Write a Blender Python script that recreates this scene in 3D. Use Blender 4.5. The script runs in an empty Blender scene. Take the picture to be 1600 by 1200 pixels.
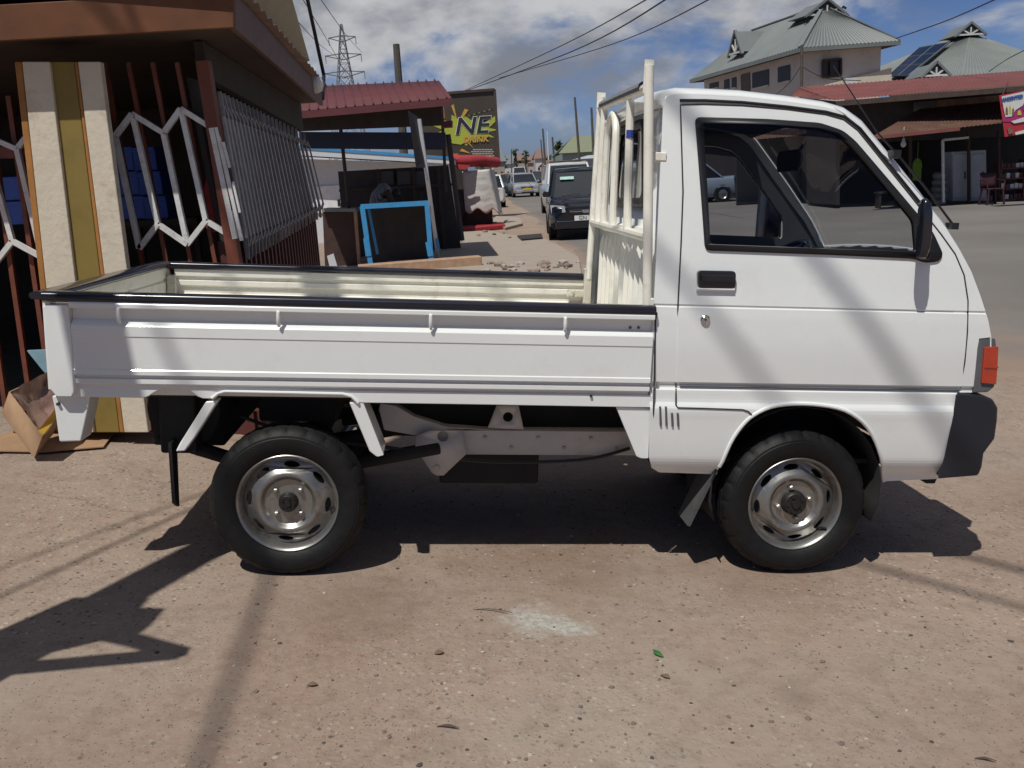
import bpy, bmesh, math, random
from mathutils import Vector, Matrix
from mathutils.geometry import tessellate_polygon
R = math.radians
rnd = random.Random(11)
scene = bpy.context.scene
col = scene.collection

SUN_E, SKY_S, EXPO = 3.6, 0.055, 0.07
SKY_LO, SKY_HI = (.64, .82, 1.45, 1), (.27, .36, .54, 1)
# ---------------------------------------------------------------- camera frame
F, YH, SL, HC = 1400.0, 280.0, -0.055, 1.5
CAM = Vector((0, 0, HC))
_r1 = Vector((0, (YH - 600) / F, 1)); _d = Vector((1, SL, 0))
UP = _r1.cross(_d).normalized()
if UP.y > 0: UP = -UP
FWD = (Vector((0, 0, 1)) - UP * UP.z).normalized()
RT = FWD.cross(UP)
if RT.x < 0: RT = -RT
W = Matrix((RT, FWD, UP))
def ray(px, py): return W @ Vector(((px - 800) / F, (py - 600) / F, 1))
def at(px, py, d):
    w = ray(px, py); return CAM + w * (d / w.y)
def onplane(px, py, P0, N):
    w = ray(px, py); return CAM + w * ((P0 - CAM).dot(N) / w.dot(N))
# ---------------------------------------------------------------- truck frame (measured pose)
MC = Matrix(((0.995914, -0.084329, 0.032316), (0.014937, -0.199104, -0.979865), (0.089065, 0.976343, -0.197031)))
TC = Vector((-0.8188, 0.67723, 3.27525))
T = W @ MC
O = CAM + W @ TC
TX, TY, TZ = T.col[0].copy(), T.col[1].copy(), T.col[2].copy()
def S(px, py, Y=0.0):
    r = Vector(((px - 800) / F, (py - 600) / F, 1)); n = MC.col[1]
    t = n.dot(TC + n * Y) / n.dot(r)
    q = MC.transposed() @ (r * t - TC)
    return (q.x, q.z)
def SP(px, py, fn):
    Y = 0.0
    for _ in range(6):
        x, z = S(px, py, Y); Y = fn(z)
    return (x, z)
def sm(a, b, x):
    t = max(0.0, min(1.0, (x - a) / (b - a))); return t * t * (3 - 2 * t)
def lerp(a, b, t): return a + (b - a) * t
def plane_z(x, y): return O.z - .034 - (TZ.x * (x - O.x) + TZ.y * (y - O.y)) / TZ.z
def ground_z(x, y):
    xc = max(-3.5, min(4.5, x)); yc = max(-5, min(8.0, y))
    w = sm(5.2, 12.5, y + max(0, abs(x) - 3) * .25)
    return plane_z(xc, yc) * (1 - w) + w * (0.0075 * max(0, min(y, 170) - 10))
def gnd(px, py, lift=0.0):
    w = ray(px, py); t = 1.0
    lo = None
    while t < 400:
        p = CAM + w * t
        if p.z <= ground_z(p.x, p.y) + lift: break
        lo = t; t *= 1.02
    hi = t
    for _ in range(30):
        m = (lo + hi) / 2; p = CAM + w * m
        if p.z <= ground_z(p.x, p.y) + lift: hi = m
        else: lo = m
    return CAM + w * hi

# ---------------------------------------------------------------- materials
def pbr(name, c, rough=.6, metal=0.0, var=.12, scale=6.0, bump=0.0, bscale=60.0, coat=0.0, dirt=None, dirt_amt=.0, dscale=3.0, spec=None):
    m = bpy.data.materials.new(name); m.use_nodes = True
    nt = m.node_tree; N = nt.nodes; L = nt.links
    b = N['Principled BSDF']
    b.inputs['Roughness'].default_value = rough; b.inputs['Metallic'].default_value = metal
    if coat: b.inputs['Coat Weight'].default_value = coat; b.inputs['Coat Roughness'].default_value = .08
    if spec is not None: b.inputs['Specular IOR Level'].default_value = spec
    tc = N.new('ShaderNodeTexCoord')
    no = N.new('ShaderNodeTexNoise'); no.inputs['Scale'].default_value = scale; no.inputs['Detail'].default_value = 6
    no.inputs['Roughness'].default_value = .65
    L.new(tc.outputs['Object'], no.inputs['Vector'])
    mx = N.new('ShaderNodeMix'); mx.data_type = 'RGBA'
    a = [max(0, v * (1 - var)) for v in c]; d = [min(1, v * (1 + var)) for v in c]
    mx.inputs['A'].default_value = (*a, 1); mx.inputs['B'].default_value = (*d, 1)
    mr = N.new('ShaderNodeMapRange'); mr.inputs['From Min'].default_value = .3; mr.inputs['From Max'].default_value = .7
    L.new(no.outputs['Fac'], mr.inputs['Value']); L.new(mr.outputs['Result'], mx.inputs['Factor'])
    out = mx.outputs['Result']
    if dirt:
        n2 = N.new('ShaderNodeTexNoise'); n2.inputs['Scale'].default_value = dscale; n2.inputs['Detail'].default_value = 10
        n2.inputs['Roughness'].default_value = .75
        L.new(tc.outputs['Object'], n2.inputs['Vector'])
        r2 = N.new('ShaderNodeMapRange'); r2.inputs['From Min'].default_value = .52; r2.inputs['From Max'].default_value = .75
        r2.inputs['To Max'].default_value = dirt_amt
        L.new(n2.outputs['Fac'], r2.inputs['Value'])
        m2 = N.new('ShaderNodeMix'); m2.data_type = 'RGBA'; m2.inputs['B'].default_value = (*dirt, 1)
        L.new(out, m2.inputs['A']); L.new(r2.outputs['Result'], m2.inputs['Factor']); out = m2.outputs['Result']
    L.new(out, b.inputs['Base Color'])
    if bump:
        n3 = N.new('ShaderNodeTexNoise'); n3.inputs['Scale'].default_value = bscale; n3.inputs['Detail'].default_value = 5
        L.new(tc.outputs['Object'], n3.inputs['Vector'])
        bp = N.new('ShaderNodeBump'); bp.inputs['Strength'].default_value = bump; bp.inputs['Distance'].default_value = .01
        L.new(n3.outputs['Fac'], bp.inputs['Height']); L.new(bp.outputs['Normal'], b.inputs['Normal'])
    return m
def glassy(name, tint, rough=.03, refl=1.0):
    m = bpy.data.materials.new(name); m.use_nodes = True
    nt = m.node_tree; N = nt.nodes; L = nt.links; N.clear()
    o = N.new('ShaderNodeOutputMaterial'); tr = N.new('ShaderNodeBsdfTransparent'); tr.inputs[0].default_value = (*tint, 1)
    gl = N.new('ShaderNodeBsdfGlossy'); gl.inputs['Roughness'].default_value = rough
    fr = N.new('ShaderNodeFresnel'); fr.inputs['IOR'].default_value = 1.45
    mu = N.new('ShaderNodeMath'); mu.operation = 'MULTIPLY'; mu.inputs[1].default_value = refl
    mx = N.new('ShaderNodeMixShader')
    L.new(fr.outputs[0], mu.inputs[0]); L.new(mu.outputs[0], mx.inputs[0]); L.new(tr.outputs[0], mx.inputs[1]); L.new(gl.outputs[0], mx.inputs[2])
    L.new(mx.outputs[0], o.inputs['Surface'])
    return m
M = {}
M['white'] = pbr('truck_white_paint', (.755, .775, .765), .28, 0, .035, 2.5, coat=.5, bump=.05, bscale=2.2, dirt=(.42, .38, .32), dirt_amt=.22, dscale=5)
M['cream'] = pbr('bed_inner_cream_paint', (.80, .775, .69), .42, 0, .05, 4, dirt=(.28, .22, .15), dirt_amt=.45, dscale=9)
M['chip'] = pbr('chipped_rusty_paint', (.60, .57, .48), .55, .0, .1, 6, dirt=(.07, .045, .03), dirt_amt=1.0, dscale=30)
M['frame_paint'] = pbr('chassis_grey_white_paint', (.50, .49, .47), .5, 0, .1, 6, dirt=(.2, .16, .12), dirt_amt=.5, dscale=6)
M['black'] = pbr('black_rubber', (.013, .013, .015), .45, 0, .2, 10)
M['railblack'] = pbr('black_rail_vinyl', (.012, .012, .02), .22, 0, .2, 8, coat=.3)
M['bumper'] = pbr('dark_bumper_plastic', (.013, .015, .022), .5, 0, .12, 8, bump=.05, bscale=300)
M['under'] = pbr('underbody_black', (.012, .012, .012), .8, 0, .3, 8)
M['tyre'] = pbr('tyre_rubber', (.0075, .0075, .008), .6, 0, .25, 30, bump=.12, bscale=120, dirt=(.03, .025, .02), dirt_amt=.3, dscale=14, spec=.3)
M['steel'] = pbr('wheel_silver_steel', (.30, .295, .28), .36, .8, .18, 14, dirt=(.10, .065, .04), dirt_amt=.75, dscale=16)
M['nut'] = pbr('worn_nut_metal', (.35, .33, .3), .4, .8, .2, 40)
M['hub'] = pbr('dark_greasy_hub', (.02, .019, .018), .5, .3, .3, 30)
M['seam'] = pbr('dark_panel_gap', (.03, .03, .03), .8)
M['amber'] = pbr('amber_red_lens', (.42, .035, .012), .12, 0, .12, 20, coat=1)
M['greyplastic'] = pbr('grey_lamp_plastic', (.10, .105, .115), .5, 0, .15, 12)
M['lens'] = pbr('clear_lamp_lens', (.6, .62, .65), .08, .3, .1, 30, coat=1)
M['redlens'] = pbr('red_lamp_lens', (.4, .01, .01), .12, 0, .1, 30, coat=1)
M['interior'] = pbr('cab_interior_plastic', (.05, .052, .06), .6, 0, .15, 8)
M['headliner'] = pbr('cab_headliner', (.16, .16, .17), .9, 0, .1, 8)
M['seat'] = pbr('seat_vinyl', (.035, .035, .042), .6, 0, .2, 10)
M['rearglass'] = glassy('dark_rear_glass', (.10, .105, .12), .03, .6)
M['glass'] = glassy('smoky_side_glass', (.76, .77, .80), .02, .5)
M['screen'] = glassy('windscreen_glass', (.90, .92, .92), .02, .10)
M['visor'] = glassy('smoked_visor', (.22, .22, .27), .12, .7)
M['chrome'] = pbr('bright_metal', (.6, .6, .58), .2, 1, .1, 20)
M['mudflap'] = pbr('grey_mudflap_rubber', (.07, .07, .072), .7, 0, .2, 12)
M['gold'] = pbr('tape_blue', (.03, .06, .3), .5)

# ---------------------------------------------------------------- mesh builder
class MB:
    def __init__(s): s.v = []; s.f = []; s.m = []
    def add(s, vs, fs, mi=0):
        o = len(s.v); s.v += [Vector(v) for v in vs]
        for f in fs: s.f.append([i + o for i in f]); s.m.append(mi)
        return s
    def hexa(s, p, mi=0):
        return s.add(p, [(0, 1, 2, 3), (7, 6, 5, 4), (0, 4, 5, 1), (1, 5, 6, 2), (2, 6, 7, 3), (3, 7, 4, 0)], mi)
    def box(s, x0, x1, y0, y1, z0, z1, mi=0):
        return s.hexa([(x0, y0, z0), (x1, y0, z0), (x1, y1, z0), (x0, y1, z0), (x0, y0, z1), (x1, y0, z1), (x1, y1, z1), (x0, y1, z1)], mi)
    def prism(s, poly, d, mi=0):
        n = len(poly); d = Vector(d); P = [Vector(p) for p in poly]
        tri = tessellate_polygon([P])
        vs = P + [p + d for p in P]
        fs = [tuple(t) for t in tri] + [tuple(i + n for i in reversed(t)) for t in tri]
        fs += [(i, (i + 1) % n, n + (i + 1) % n, n + i) for i in range(n)]
        return s.add(vs, fs, mi)
    def bar(s, p, q, w, h, up=(0, 0, 1), mi=0):
        p = Vector(p); q = Vector(q); d = (q - p).normalized(); u = Vector(up)
        if abs(d.dot(u)) > .95: u = Vector((0, 1, 0))
        a = d.cross(u).normalized(); b = a.cross(d)
        c = [(-w / 2, -h / 2), (w / 2, -h / 2), (w / 2, h / 2), (-w / 2, h / 2)]
        return s.hexa([p + a * x + b * y for x, y in c] + [q + a * x + b * y for x, y in c], mi)
    def tube(s, pts, r, n=8, mi=0, cap=True):
        P = [Vector(p) for p in pts]; k = len(P)
        rr = r if isinstance(r, (list, tuple)) else [r] * k
        d0 = (P[1] - P[0]).normalized(); u = Vector((0, 0, 1)) if abs(d0.z) < .9 else Vector((1, 0, 0))
        a = d0.cross(u).normalized(); vs = []
        for i in range(k):
            d = (P[min(i + 1, k - 1)] - P[max(i - 1, 0)]).normalized()
            a = (a - d * a.dot(d)).normalized(); b = d.cross(a)
            for j in range(n):
                t = 2 * math.pi * j / n; vs.append(P[i] + (a * math.cos(t) + b * math.sin(t)) * rr[i])
        fs = [(i * n + j, i * n + (j + 1) % n, (i + 1) * n + (j + 1) % n, (i + 1) * n + j) for i in range(k - 1) for j in range(n)]
        if cap: fs += [tuple(range(n))[::-1], tuple((k - 1) * n + j for j in range(n))]
        return s.add(vs, fs, mi)
    def lathe(s, prof, c, ax, n=48, mi=0, rf=None):
        c = Vector(c); ax = Vector(ax).normalized(); u = Vector((0, 0, 1)) if abs(ax.z) < .9 else Vector((1, 0, 0))
        a = ax.cross(u).normalized(); b = ax.cross(a); vs = []
        for k, (r, h) in enumerate(prof):
            for j in range(n):
                t = 2 * math.pi * j / n; q = r + (rf(k, j) if rf else 0)
                vs.append(c + ax * h + (a * math.cos(t) + b * math.sin(t)) * q)
        fs = [(k * n + j, k * n + (j + 1) % n, (k + 1) * n + (j + 1) % n, (k + 1) * n + j) for k in range(len(prof) - 1) for j in range(n)]
        return s.add(vs, fs, mi)
    def loft(s, secs, ring=True, cap=True, mi=0):
        n = len(secs[0]); vs = [p for q in secs for p in q]; fs = []
        for i in range(len(secs) - 1):
            for j in range(n if ring else n - 1):
                fs.append((i * n + j, i * n + (j + 1) % n, (i + 1) * n + (j + 1) % n, (i + 1) * n + j))
        if ring and cap: fs += [tuple(range(n))[::-1], tuple((len(secs) - 1) * n + j for j in range(n))]
        return s.add(vs, fs, mi)
    def build(s, name, mats, parent=None, smooth=35, bevel=0, solid=0, subd=0, merge=True):
        off = OFF.get(parent.name, Vector()) if parent else Vector()
        me = bpy.data.meshes.new(name)
        me.from_pydata([v - off for v in s.v], [], s.f); me.update()
        for m in (mats if isinstance(mats, (list, tuple)) else [mats]): me.materials.append(m)
        me.polygons.foreach_set('material_index', s.m)
        bm = bmesh.new(); bm.from_mesh(me)
        if merge: bmesh.ops.remove_doubles(bm, verts=bm.verts, dist=1e-5)
        bmesh.ops.recalc_face_normals(bm, faces=bm.faces)
        bm.to_mesh(me); bm.free()
        if smooth:
            me.polygons.foreach_set('use_smooth', [True] * len(me.polygons)); me.set_sharp_from_angle(angle=R(smooth))
        o = bpy.data.objects.new(name, me); col.objects.link(o)
        if parent: o.parent = parent; OFF[o.name] = off
        if solid:
            md = o.modifiers.new('solid', 'SOLIDIFY'); md.thickness = abs(solid); md.offset = -1 if solid > 0 else 1
        if bevel:
            md = o.modifiers.new('bevel', 'BEVEL'); md.width = bevel; md.segments = 2; md.limit_method = 'ANGLE'; md.angle_limit = R(40)
            md.harden_normals = True
        return o
OFF = {}
def tag(o, label, cat, group=None):
    o['label'] = label; o['category'] = cat
    if group: o['group'] = group
    return o
def thing(name, label, cat, loc=(0, 0, 0), group=None):
    o = bpy.data.objects.new(name, None); col.objects.link(o); o.location = loc; o.empty_display_size = .2
    OFF[o.name] = Vector(loc); return tag(o, label, cat, group)
def solo(mb, name, mats, label, cat, group=None, **k):
    xs = [v.x for v in mb.v]; ys = [v.y for v in mb.v]; zs = [v.z for v in mb.v]
    c = Vector(((min(xs) + max(xs)) / 2, (min(ys) + max(ys)) / 2, min(zs)))
    mb.v = [v - c for v in mb.v]
    o = mb.build(name, mats, None, **k); o.location = c
    return tag(o, label, cat, group)
def setting(o, kind='structure'): o['kind'] = kind; return o
def copy_tree(o, parent=None):
    c = o.copy(); col.objects.link(c)
    if parent: c.parent = parent
    OFF[c.name] = OFF.get(o.name, Vector())
    for ch in list(o.children): copy_tree(ch, c)
    return c
def fillet(pts, r, n=4):
    out = []; k = len(pts)
    for i in range(k):
        p = Vector(pts[i]); a = Vector(pts[i - 1]); b = Vector(pts[(i + 1) % k])
        q = min(r, (a - p).length * .45, (b - p).length * .45)
        u = p + (a - p).normalized() * q; w = p + (b - p).normalized() * q
        for j in range(n + 1):
            t = j / n; out.append(u * (1 - t) ** 2 + p * 2 * t * (1 - t) + w * t * t)
    return out
def spline(pts, n=6):
    P = [Vector(p) for p in pts]; out = []
    for i in range(len(P) - 1):
        a = P[max(i - 1, 0)]; b = P[i]; c = P[i + 1]; d = P[min(i + 2, len(P) - 1)]
        for j in range(n):
            t = j / n
            out.append(.5 * ((2 * b) + (c - a) * t + (2 * a - 5 * b + 4 * c - d) * t * t + (3 * b - a - 3 * c + d) * t ** 3))
    out.append(P[-1]); return out
def panel(outline, holes, yfn, zcuts, xcuts=(), off=0.0):
    """flat (x,z) outline with holes, cut along z levels and bent to Y=yfn(z)+off; returns MB"""
    loops = [[Vector((x, 0, z)) for x, z in outline]] + [[Vector((x, 0, z)) for x, z in h] for h in holes]
    flat = [v for l in loops for v in l]
    tri = tessellate_polygon(loops)
    bm = bmesh.new(); vs = [bm.verts.new(v) for v in flat]
    for t in tri:
        try: bm.faces.new([vs[i] for i in t])
        except ValueError: pass
    for z in zcuts:
        bmesh.ops.bisect_plane(bm, geom=bm.verts[:] + bm.edges[:] + bm.faces[:], plane_co=(0, 0, z), plane_no=(0, 0, 1), dist=1e-6)
    for x in xcuts:
        bmesh.ops.bisect_plane(bm, geom=bm.verts[:] + bm.edges[:] + bm.faces[:], plane_co=(x, 0, 0), plane_no=(1, 0, 0), dist=1e-6)
    for v in bm.verts: v.co.y = yfn(v.co.z) + off
    bm.verts.index_update()
    mb = MB(); mb.add([v.co.copy() for v in bm.verts], [[v.index for v in f.verts] for f in bm.faces]); bm.free()
    return mb
def text_mb(txt, size, fn, extrude=.002, shear=0.0, offset=0.0, align='CENTER', sx=1.0):
    """text as mesh; fn maps (x, y, depth) to a point"""
    cu = bpy.data.curves.new('lettering', 'FONT'); cu.body = txt; cu.size = size; cu.extrude = extrude
    cu.shear = shear; cu.offset = offset; cu.align_x = align; cu.align_y = 'CENTER'
    o = bpy.data.objects.new('lettering', cu); col.objects.link(o)
    dg = bpy.context.evaluated_depsgraph_get(); me = bpy.data.meshes.new_from_object(o.evaluated_get(dg))
    mb = MB(); mb.add([fn(v.co.x * sx, v.co.y, v.co.z) for v in me.vertices], [list(p.vertices) for p in me.polygons])
    bpy.data.objects.remove(o); bpy.data.curves.remove(cu); bpy.data.meshes.remove(me)
    return mb
# ================================================================= the pickup truck (truck space: X forward, Y away from camera, Z up)
WD = 1.36
truck = bpy.data.objects.new('pickup_truck', None); col.objects.link(truck)
truck.matrix_world = Matrix.Translation(O) @ T.to_4x4(); OFF[truck.name] = Vector()
tag(truck, 'small white flatbed pickup truck with black bed rails parked across the foreground', 'pickup truck')
_cy = [(.30, .06), (.36, .045), (.40, .014), (.44, .0), (.58, -.012), (.625, -.014), (.648, -.004), (.69, -.002), (.699, .006), (.712, .006), (.721, -.002),
       (.85, -.008), (.95, -.006), (.992, -.003), (.998, .002), (1.004, -.002), (1.06, .004), (1.2, .018), (1.45, .055), (1.72, .104), (1.9, .14)]
def cabY(z):
    if z <= _cy[0][0]: return _cy[0][1]
    for k, ((a, ya), (b, yb)) in enumerate(zip(_cy, _cy[1:])):
        if z <= b:
            h = b - a; t = (z - a) / h; k0 = _cy[max(k - 1, 0)]; k3 = _cy[min(k + 2, len(_cy) - 1)]
            if h < .02: return lerp(ya, yb, t)
            m0 = (yb - k0[1]) / (b - k0[0]) if (a - k0[0]) > .015 else (yb - ya) / h
            m1 = (k3[1] - ya) / (k3[0] - a) if (k3[0] - b) > .015 else (yb - ya) / h
            return (2 * t ** 3 - 3 * t * t + 1) * ya + (t ** 3 - 2 * t * t + t) * h * m0 + (3 * t * t - 2 * t ** 3) * yb + (t ** 3 - t * t) * h * m1
    return _cy[-1][1]
ZC = sorted([z for z, _ in _cy] + [.37 + .012 * i for i in range(60) if abs(.37 + .012 * i - .705) > .02] + [1.1 + .03 * i for i in range(24)])
def P(pts): return [SP(x, y, cabY) for x, y in pts]
arch = spline(P([(1381, 752), (1377, 713), (1365, 682), (1348, 659), (1320, 641), (1283, 633), (1241, 631), (1204, 636), (1177, 649), (1158, 667), (1141, 693), (1124, 729)]), 3)
arch = [(v.x, v.y) for v in [Vector((a[0], a[1])) for a in arch]]
roofline = P([(1036, 168), (1042, 152), (1060, 148), (1100, 149), (1160, 152), (1230, 160), (1290, 169), (1320, 178), (1345, 196), (1390, 251), (1440, 313), (1478, 358), (1500, 392), (1518, 425), (1532, 462), (1544, 500), (1549, 527)])
body_out = P([(1014, 715), (1016, 640), (1020, 500), (1030, 300)]) + roofline + P([(1530, 529), (1527, 545), (1519, 613), (1499, 613), (1492, 660), (1479, 715), (1470, 748)]) + arch + P([(1120, 741), (1030, 738), (1018, 731)])
door_out = P([(1056, 605), (1059, 480), (1064, 380), (1067, 300), (1064, 200), (1063, 164), (1100, 163), (1160, 165), (1230, 171), (1290, 179), (1318, 187), (1340, 204), (1382, 256), (1432, 318), (1470, 366), (1492, 397), (1506, 430), (1512, 470), (1511, 520), (1507, 565), (1500, 608)])
win_outer = fillet([Vector(p) for p in P([(1085, 183), (1197, 186), (1280, 192), (1316, 204), (1336, 221), (1428, 329), (1456, 362), (1472, 397), (1466, 408), (1445, 411), (1427, 404), (1294, 398), (1101, 391)])], .02, 3)
win_inner = fillet([Vector(p) for p in P([(1098, 193), (1200, 196), (1275, 201), (1308, 210), (1328, 227), (1380, 288), (1426, 345), (1430, 393), (1300, 388), (1109, 381)])], .015, 3)
win_outer = [(v.x, v.y) for v in win_outer]; win_inner = [(v.x, v.y) for v in win_inner]
cx = sum(p[0] for p in win_inner) / len(win_inner); cz = sum(p[1] for p in win_inner) / len(win_inner)
win_hole = [(cx + (x - cx) * 1.02, cz + (z - cz) * 1.03) for x, z in win_inner]
def mir(mb): mb.v = [Vector((v.x, WD - v.y, v.z)) for v in mb.v]; return mb
XC = [1.5, 1.7, 1.9, 2.1, 2.3]
# --- cab shell: side skins, roof, nose (windscreen opening left out)
shell = MB(); skin = panel(body_out, [door_out], cabY, ZC)
far_sh = mir(panel(body_out, [door_out], cabY, ZC))
ex = [Vector((x, 0, z)) for x, z in roofline] + [Vector((SP(px, py, cabY)[0], 0, SP(px, py, cabY)[1])) for px, py in ((1549, 552), (1546, 595), (1540, 612))]
E2 = []
for i in range(len(ex) - 1):
    for j in range(3): E2.append(ex[i].lerp(ex[i + 1], j / 3))
E2.append(ex[-1])
us = [0, .008, .02, .04, .07, .12, .2, .3, .4, .5]; us = us + [1 - u for u in reversed(us[:-1])]
nE = len(E2); loft = []
for i, p in enumerate(E2):
    a = E2[max(i - 1, 0)]; b = E2[min(i + 1, nE - 1)]; t = (b - a).normalized(); n = Vector((-t.z, 0, t.x))
    ny = cabY(p.z); row = []
    fr = max(0, min(1, (p.x - 1.9) / .3))
    if i < 2: n = Vector((0, 0, 1)) * 0 + n * .5
    B = lerp(.022, .06, fr); A = (.026 if i > 3 else .02) * lerp(1, .45, max(0, min(1, (p.x - 2.25) / .2)))
    for u in us:
        e = min(u, 1 - u); g = 1 - (1 - min(e / .045, 1)) ** 2
        row.append(p + n * (A * g + B * 4 * u * (1 - u)) + Vector((0, lerp(ny, WD - ny, u), 0)))
    loft.append(row)
i0 = 3 * 7 + 2; i1 = 3 * 12 + 2   # windscreen rows
glass_mb = MB(); rub = MB()
nu = len(us)
for i in range(nE - 1):
    for j in range(nu - 1):
        q = [loft[i][j], loft[i][j + 1], loft[i + 1][j + 1], loft[i + 1][j]]
        if i0 <= i < i1 and 3 <= j < nu - 4: glass_mb.add(q, [(0, 1, 2, 3)])
        else: shell.add(q, [(0, 1, 2, 3)])
# rear wall with window opening and pressed ribs
RX = 1.335
def wallp(px, py):
    n = MC.col[0]; r = Vector(((px - 800) / F, (py - 600) / F, 1)); t = n.dot(TC + n * RX) / n.dot(r)
    q = MC.transposed() @ (r * t - TC); return q.y, q.z
topw = [(v.y, v.z) for v in loft[2]]
wall_out = [(.0, .66), (.0, .95), (.018, 1.2), (.055, 1.45)] + topw + [(WD - .055, 1.45), (WD - .018, 1.2), (WD, .95), (WD, .66)]
ww = fillet([Vector(p) for p in ((.34, 1.36), (.42, 1.66), (.94, 1.66), (1.02, 1.36))], .05, 4)
rw = MB()
loops = [[Vector((RX, y, z)) for y, z in wall_out], [Vector((RX, v.x, v.y)) for v in ww]]
rw.add([v for l in loops for v in l], [tuple(t) for t in tessellate_polygon(loops)])
shell.add(rw.v, rw.f)
cab = shell.build('cab', M['white'], truck, smooth=40, solid=.006)
for q_ in (skin, far_sh): q_.build('side_panel', M['white'], cab, smooth=0, solid=.006)
# pressed ribs on the rear wall
rb = MB()
for k in range(12):
    y = .13 + k * .098
    rb.add([(RX, y - .024, .68), (RX - .020, y, .70), (RX, y + .024, .68), (RX, y - .024, 1.19), (RX - .020, y, 1.16), (RX, y + .024, 1.19), (RX, y, 1.235)],
           [(0, 1, 4, 3), (1, 2, 5, 4), (3, 4, 6), (4, 5, 6), (0, 2, 1)])
rb.tube([(RX - .01, .22, 1.245), (RX - .01, WD - .22, 1.245)], .022, 8)
rb.build('pressed_rib', M['cream'], cab, smooth=20)
# paint the outside of the wall behind the bed in cream
sk = MB(); l2 = [[Vector((RX - .003, y, z)) for y, z in wall_out], [Vector((RX - .003, v.x, v.y)) for v in ww]]
sk.add([v for l in l2 for v in l], [tuple(t) for t in tessellate_polygon(l2)])
sk.build('rear_wall_skin', M['cream'], cab, smooth=0)
rg = MB(); ring_o = [Vector((RX - .012, .68 + (v.x - .68) * 1.07, 1.51 + (v.y - 1.51) * 1.12)) for v in ww]; ring_i = [Vector((RX - .012, .68 + (v.x - .68) * .95, 1.51 + (v.y - 1.51) * .90)) for v in ww]
n_ = len(ring_o)
rg.add(ring_o + ring_i, [(i, (i + 1) % n_, n_ + (i + 1) % n_, n_ + i) for i in range(n_)])
rwin = rg.build('rear_window', M['black'], truck, solid=.012)
g_ = MB(); g_.add([Vector((RX - .004, v.x, v.y)) for v in ww], [tuple(range(len(ww)))]); g_.build('pane', M['rearglass'], rwin, smooth=0)
ws = glass_mb.build('windscreen', M['screen'], truck)
# drip rail (dark channel over the door) and panel gaps
def seam(name, pts, w, parent, off=-.003, mat='seam', r=None):
    mb = MB(); pp = [SP(x, y, cabY) for x, y in pts]
    mb.tube([Vector((x, cabY(z) + off + w * .5, z)) for x, z in pp], w, 6)
    return mb.build(name, M[mat], parent)
seam('drip_rail', [(1062, 157), (1100, 157), (1160, 160), (1230, 167), (1290, 175), (1320, 183), (1343, 201), (1386, 254), (1436, 316)], .0055, cab, -.006, 'black')
seam('panel_gap', [(1056, 607), (1056, 633), (1059, 637), (1100, 638), (1160, 640), (1169, 643), (1176, 650)], .003, cab)
seam('panel_gap', [(1019, 734), (1021, 640), (1024, 500), (1026, 488)], .003, cab)
for k, (x, y0, y1) in enumerate(((1031, 635, 665), (1040, 635, 665), (1049.5, 645, 666), (1058.5, 645, 666))):
    seam('vent_slot', [(x, y0), (x + 1, y1)], .0042, cab, -.0048, 'greyplastic')
mb = MB(); q = [SP(*p, cabY) for p in ((1062, 607), (1150, 607), (1250, 608), (1350, 608.5), (1430, 609), (1498, 609))]
mb.tube([Vector((x, .0015, .7055)) for x, z in q], .0045, 6); mb.build('crease_shadow_gap', M['greyplastic'], cab)
# wheel-arch flare lip
fl = MB(); fl.tube([Vector((x, cabY(z) + .002, z)) for x, z in arch], .008, 8); fl.build('wheel_arch_lip', M['white'], cab)
# --- doors
def make_door(mirror):
    mb = panel(door_out, [win_hole], cabY, ZC, off=-.0015)
    d = (mir(mb) if mirror else mb).build('door', M['white'], truck, smooth=0, solid=.02)
    r = panel(win_outer, [win_inner], cabY, ZC, off=-.008)
    r = (mir(r) if mirror else r).build('window_frame', M['black'], d, solid=.02)
    g = panel(win_hole, [], cabY, ZC, off=.006); (mir(g) if mirror else g).build('window_glass', M['glass'], d)
    v = P([(1097, 193), (1200, 195), (1275, 200), (1308, 209), (1322, 220), (1302, 218), (1270, 214), (1200, 211), (1100, 209)])
    g = panel(v, [], cabY, ZC, off=-.018); (mir(g) if mirror else g).build('rain_visor', M['visor'], d)
    return d
door = make_door(False); fdoor = make_door(True)
tr_ = mir(panel(door_out, [win_hole], cabY, ZC, off=.03)); tr_.build('door_trim', M['interior'], fdoor, smooth=0)
tr_ = mir(panel(body_out, [door_out], cabY, ZC, off=.014)); tr_.v = [Vector((max(v.x, 1.345), v.y, v.z)) for v in tr_.v]; tr_.build('inner_trim', M['interior'], cab, smooth=0)
seam('door_gap', [(1056, 605), (1059, 480), (1064, 380), (1067, 300), (1064, 200), (1063, 164), (1100, 163), (1160, 165), (1230, 171), (1290, 179), (1318, 187), (1340, 204), (1382, 256), (1432, 318), (1470, 366), (1492, 397), (1506, 430), (1512, 470), (1511, 520), (1507, 565), (1500, 606)], .0028, door)
mb = MB(); q = [SP(*p, cabY) for p in ((1064, 479), (1200, 482), (1350, 485), (1490, 488))]
mb.tube([Vector((x, cabY(.998) - .0005, z)) for x, z in q], .0022, 6); mb.build('crease_line', M['greyplastic'], door)
mb = MB(); hp = fillet([Vector(p) for p in P([(1088, 422), (1147, 423), (1147, 450), (1089, 449)])], .015, 4)
mb.prism([Vector((v.x, -.012, v.y)) for v in hp], (0, .02, 0)); h = mb.build('door_handle', M['railblack'], door, bevel=.003)
mb = MB(); (xa, za), (xb, zb) = P([(1093, 428)]) + P([(1143, 440)])
mb.box(xa, xb, -.022, -.012, zb, za); mb.build('handle_flap', M['black'], h, bevel=.003)
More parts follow.
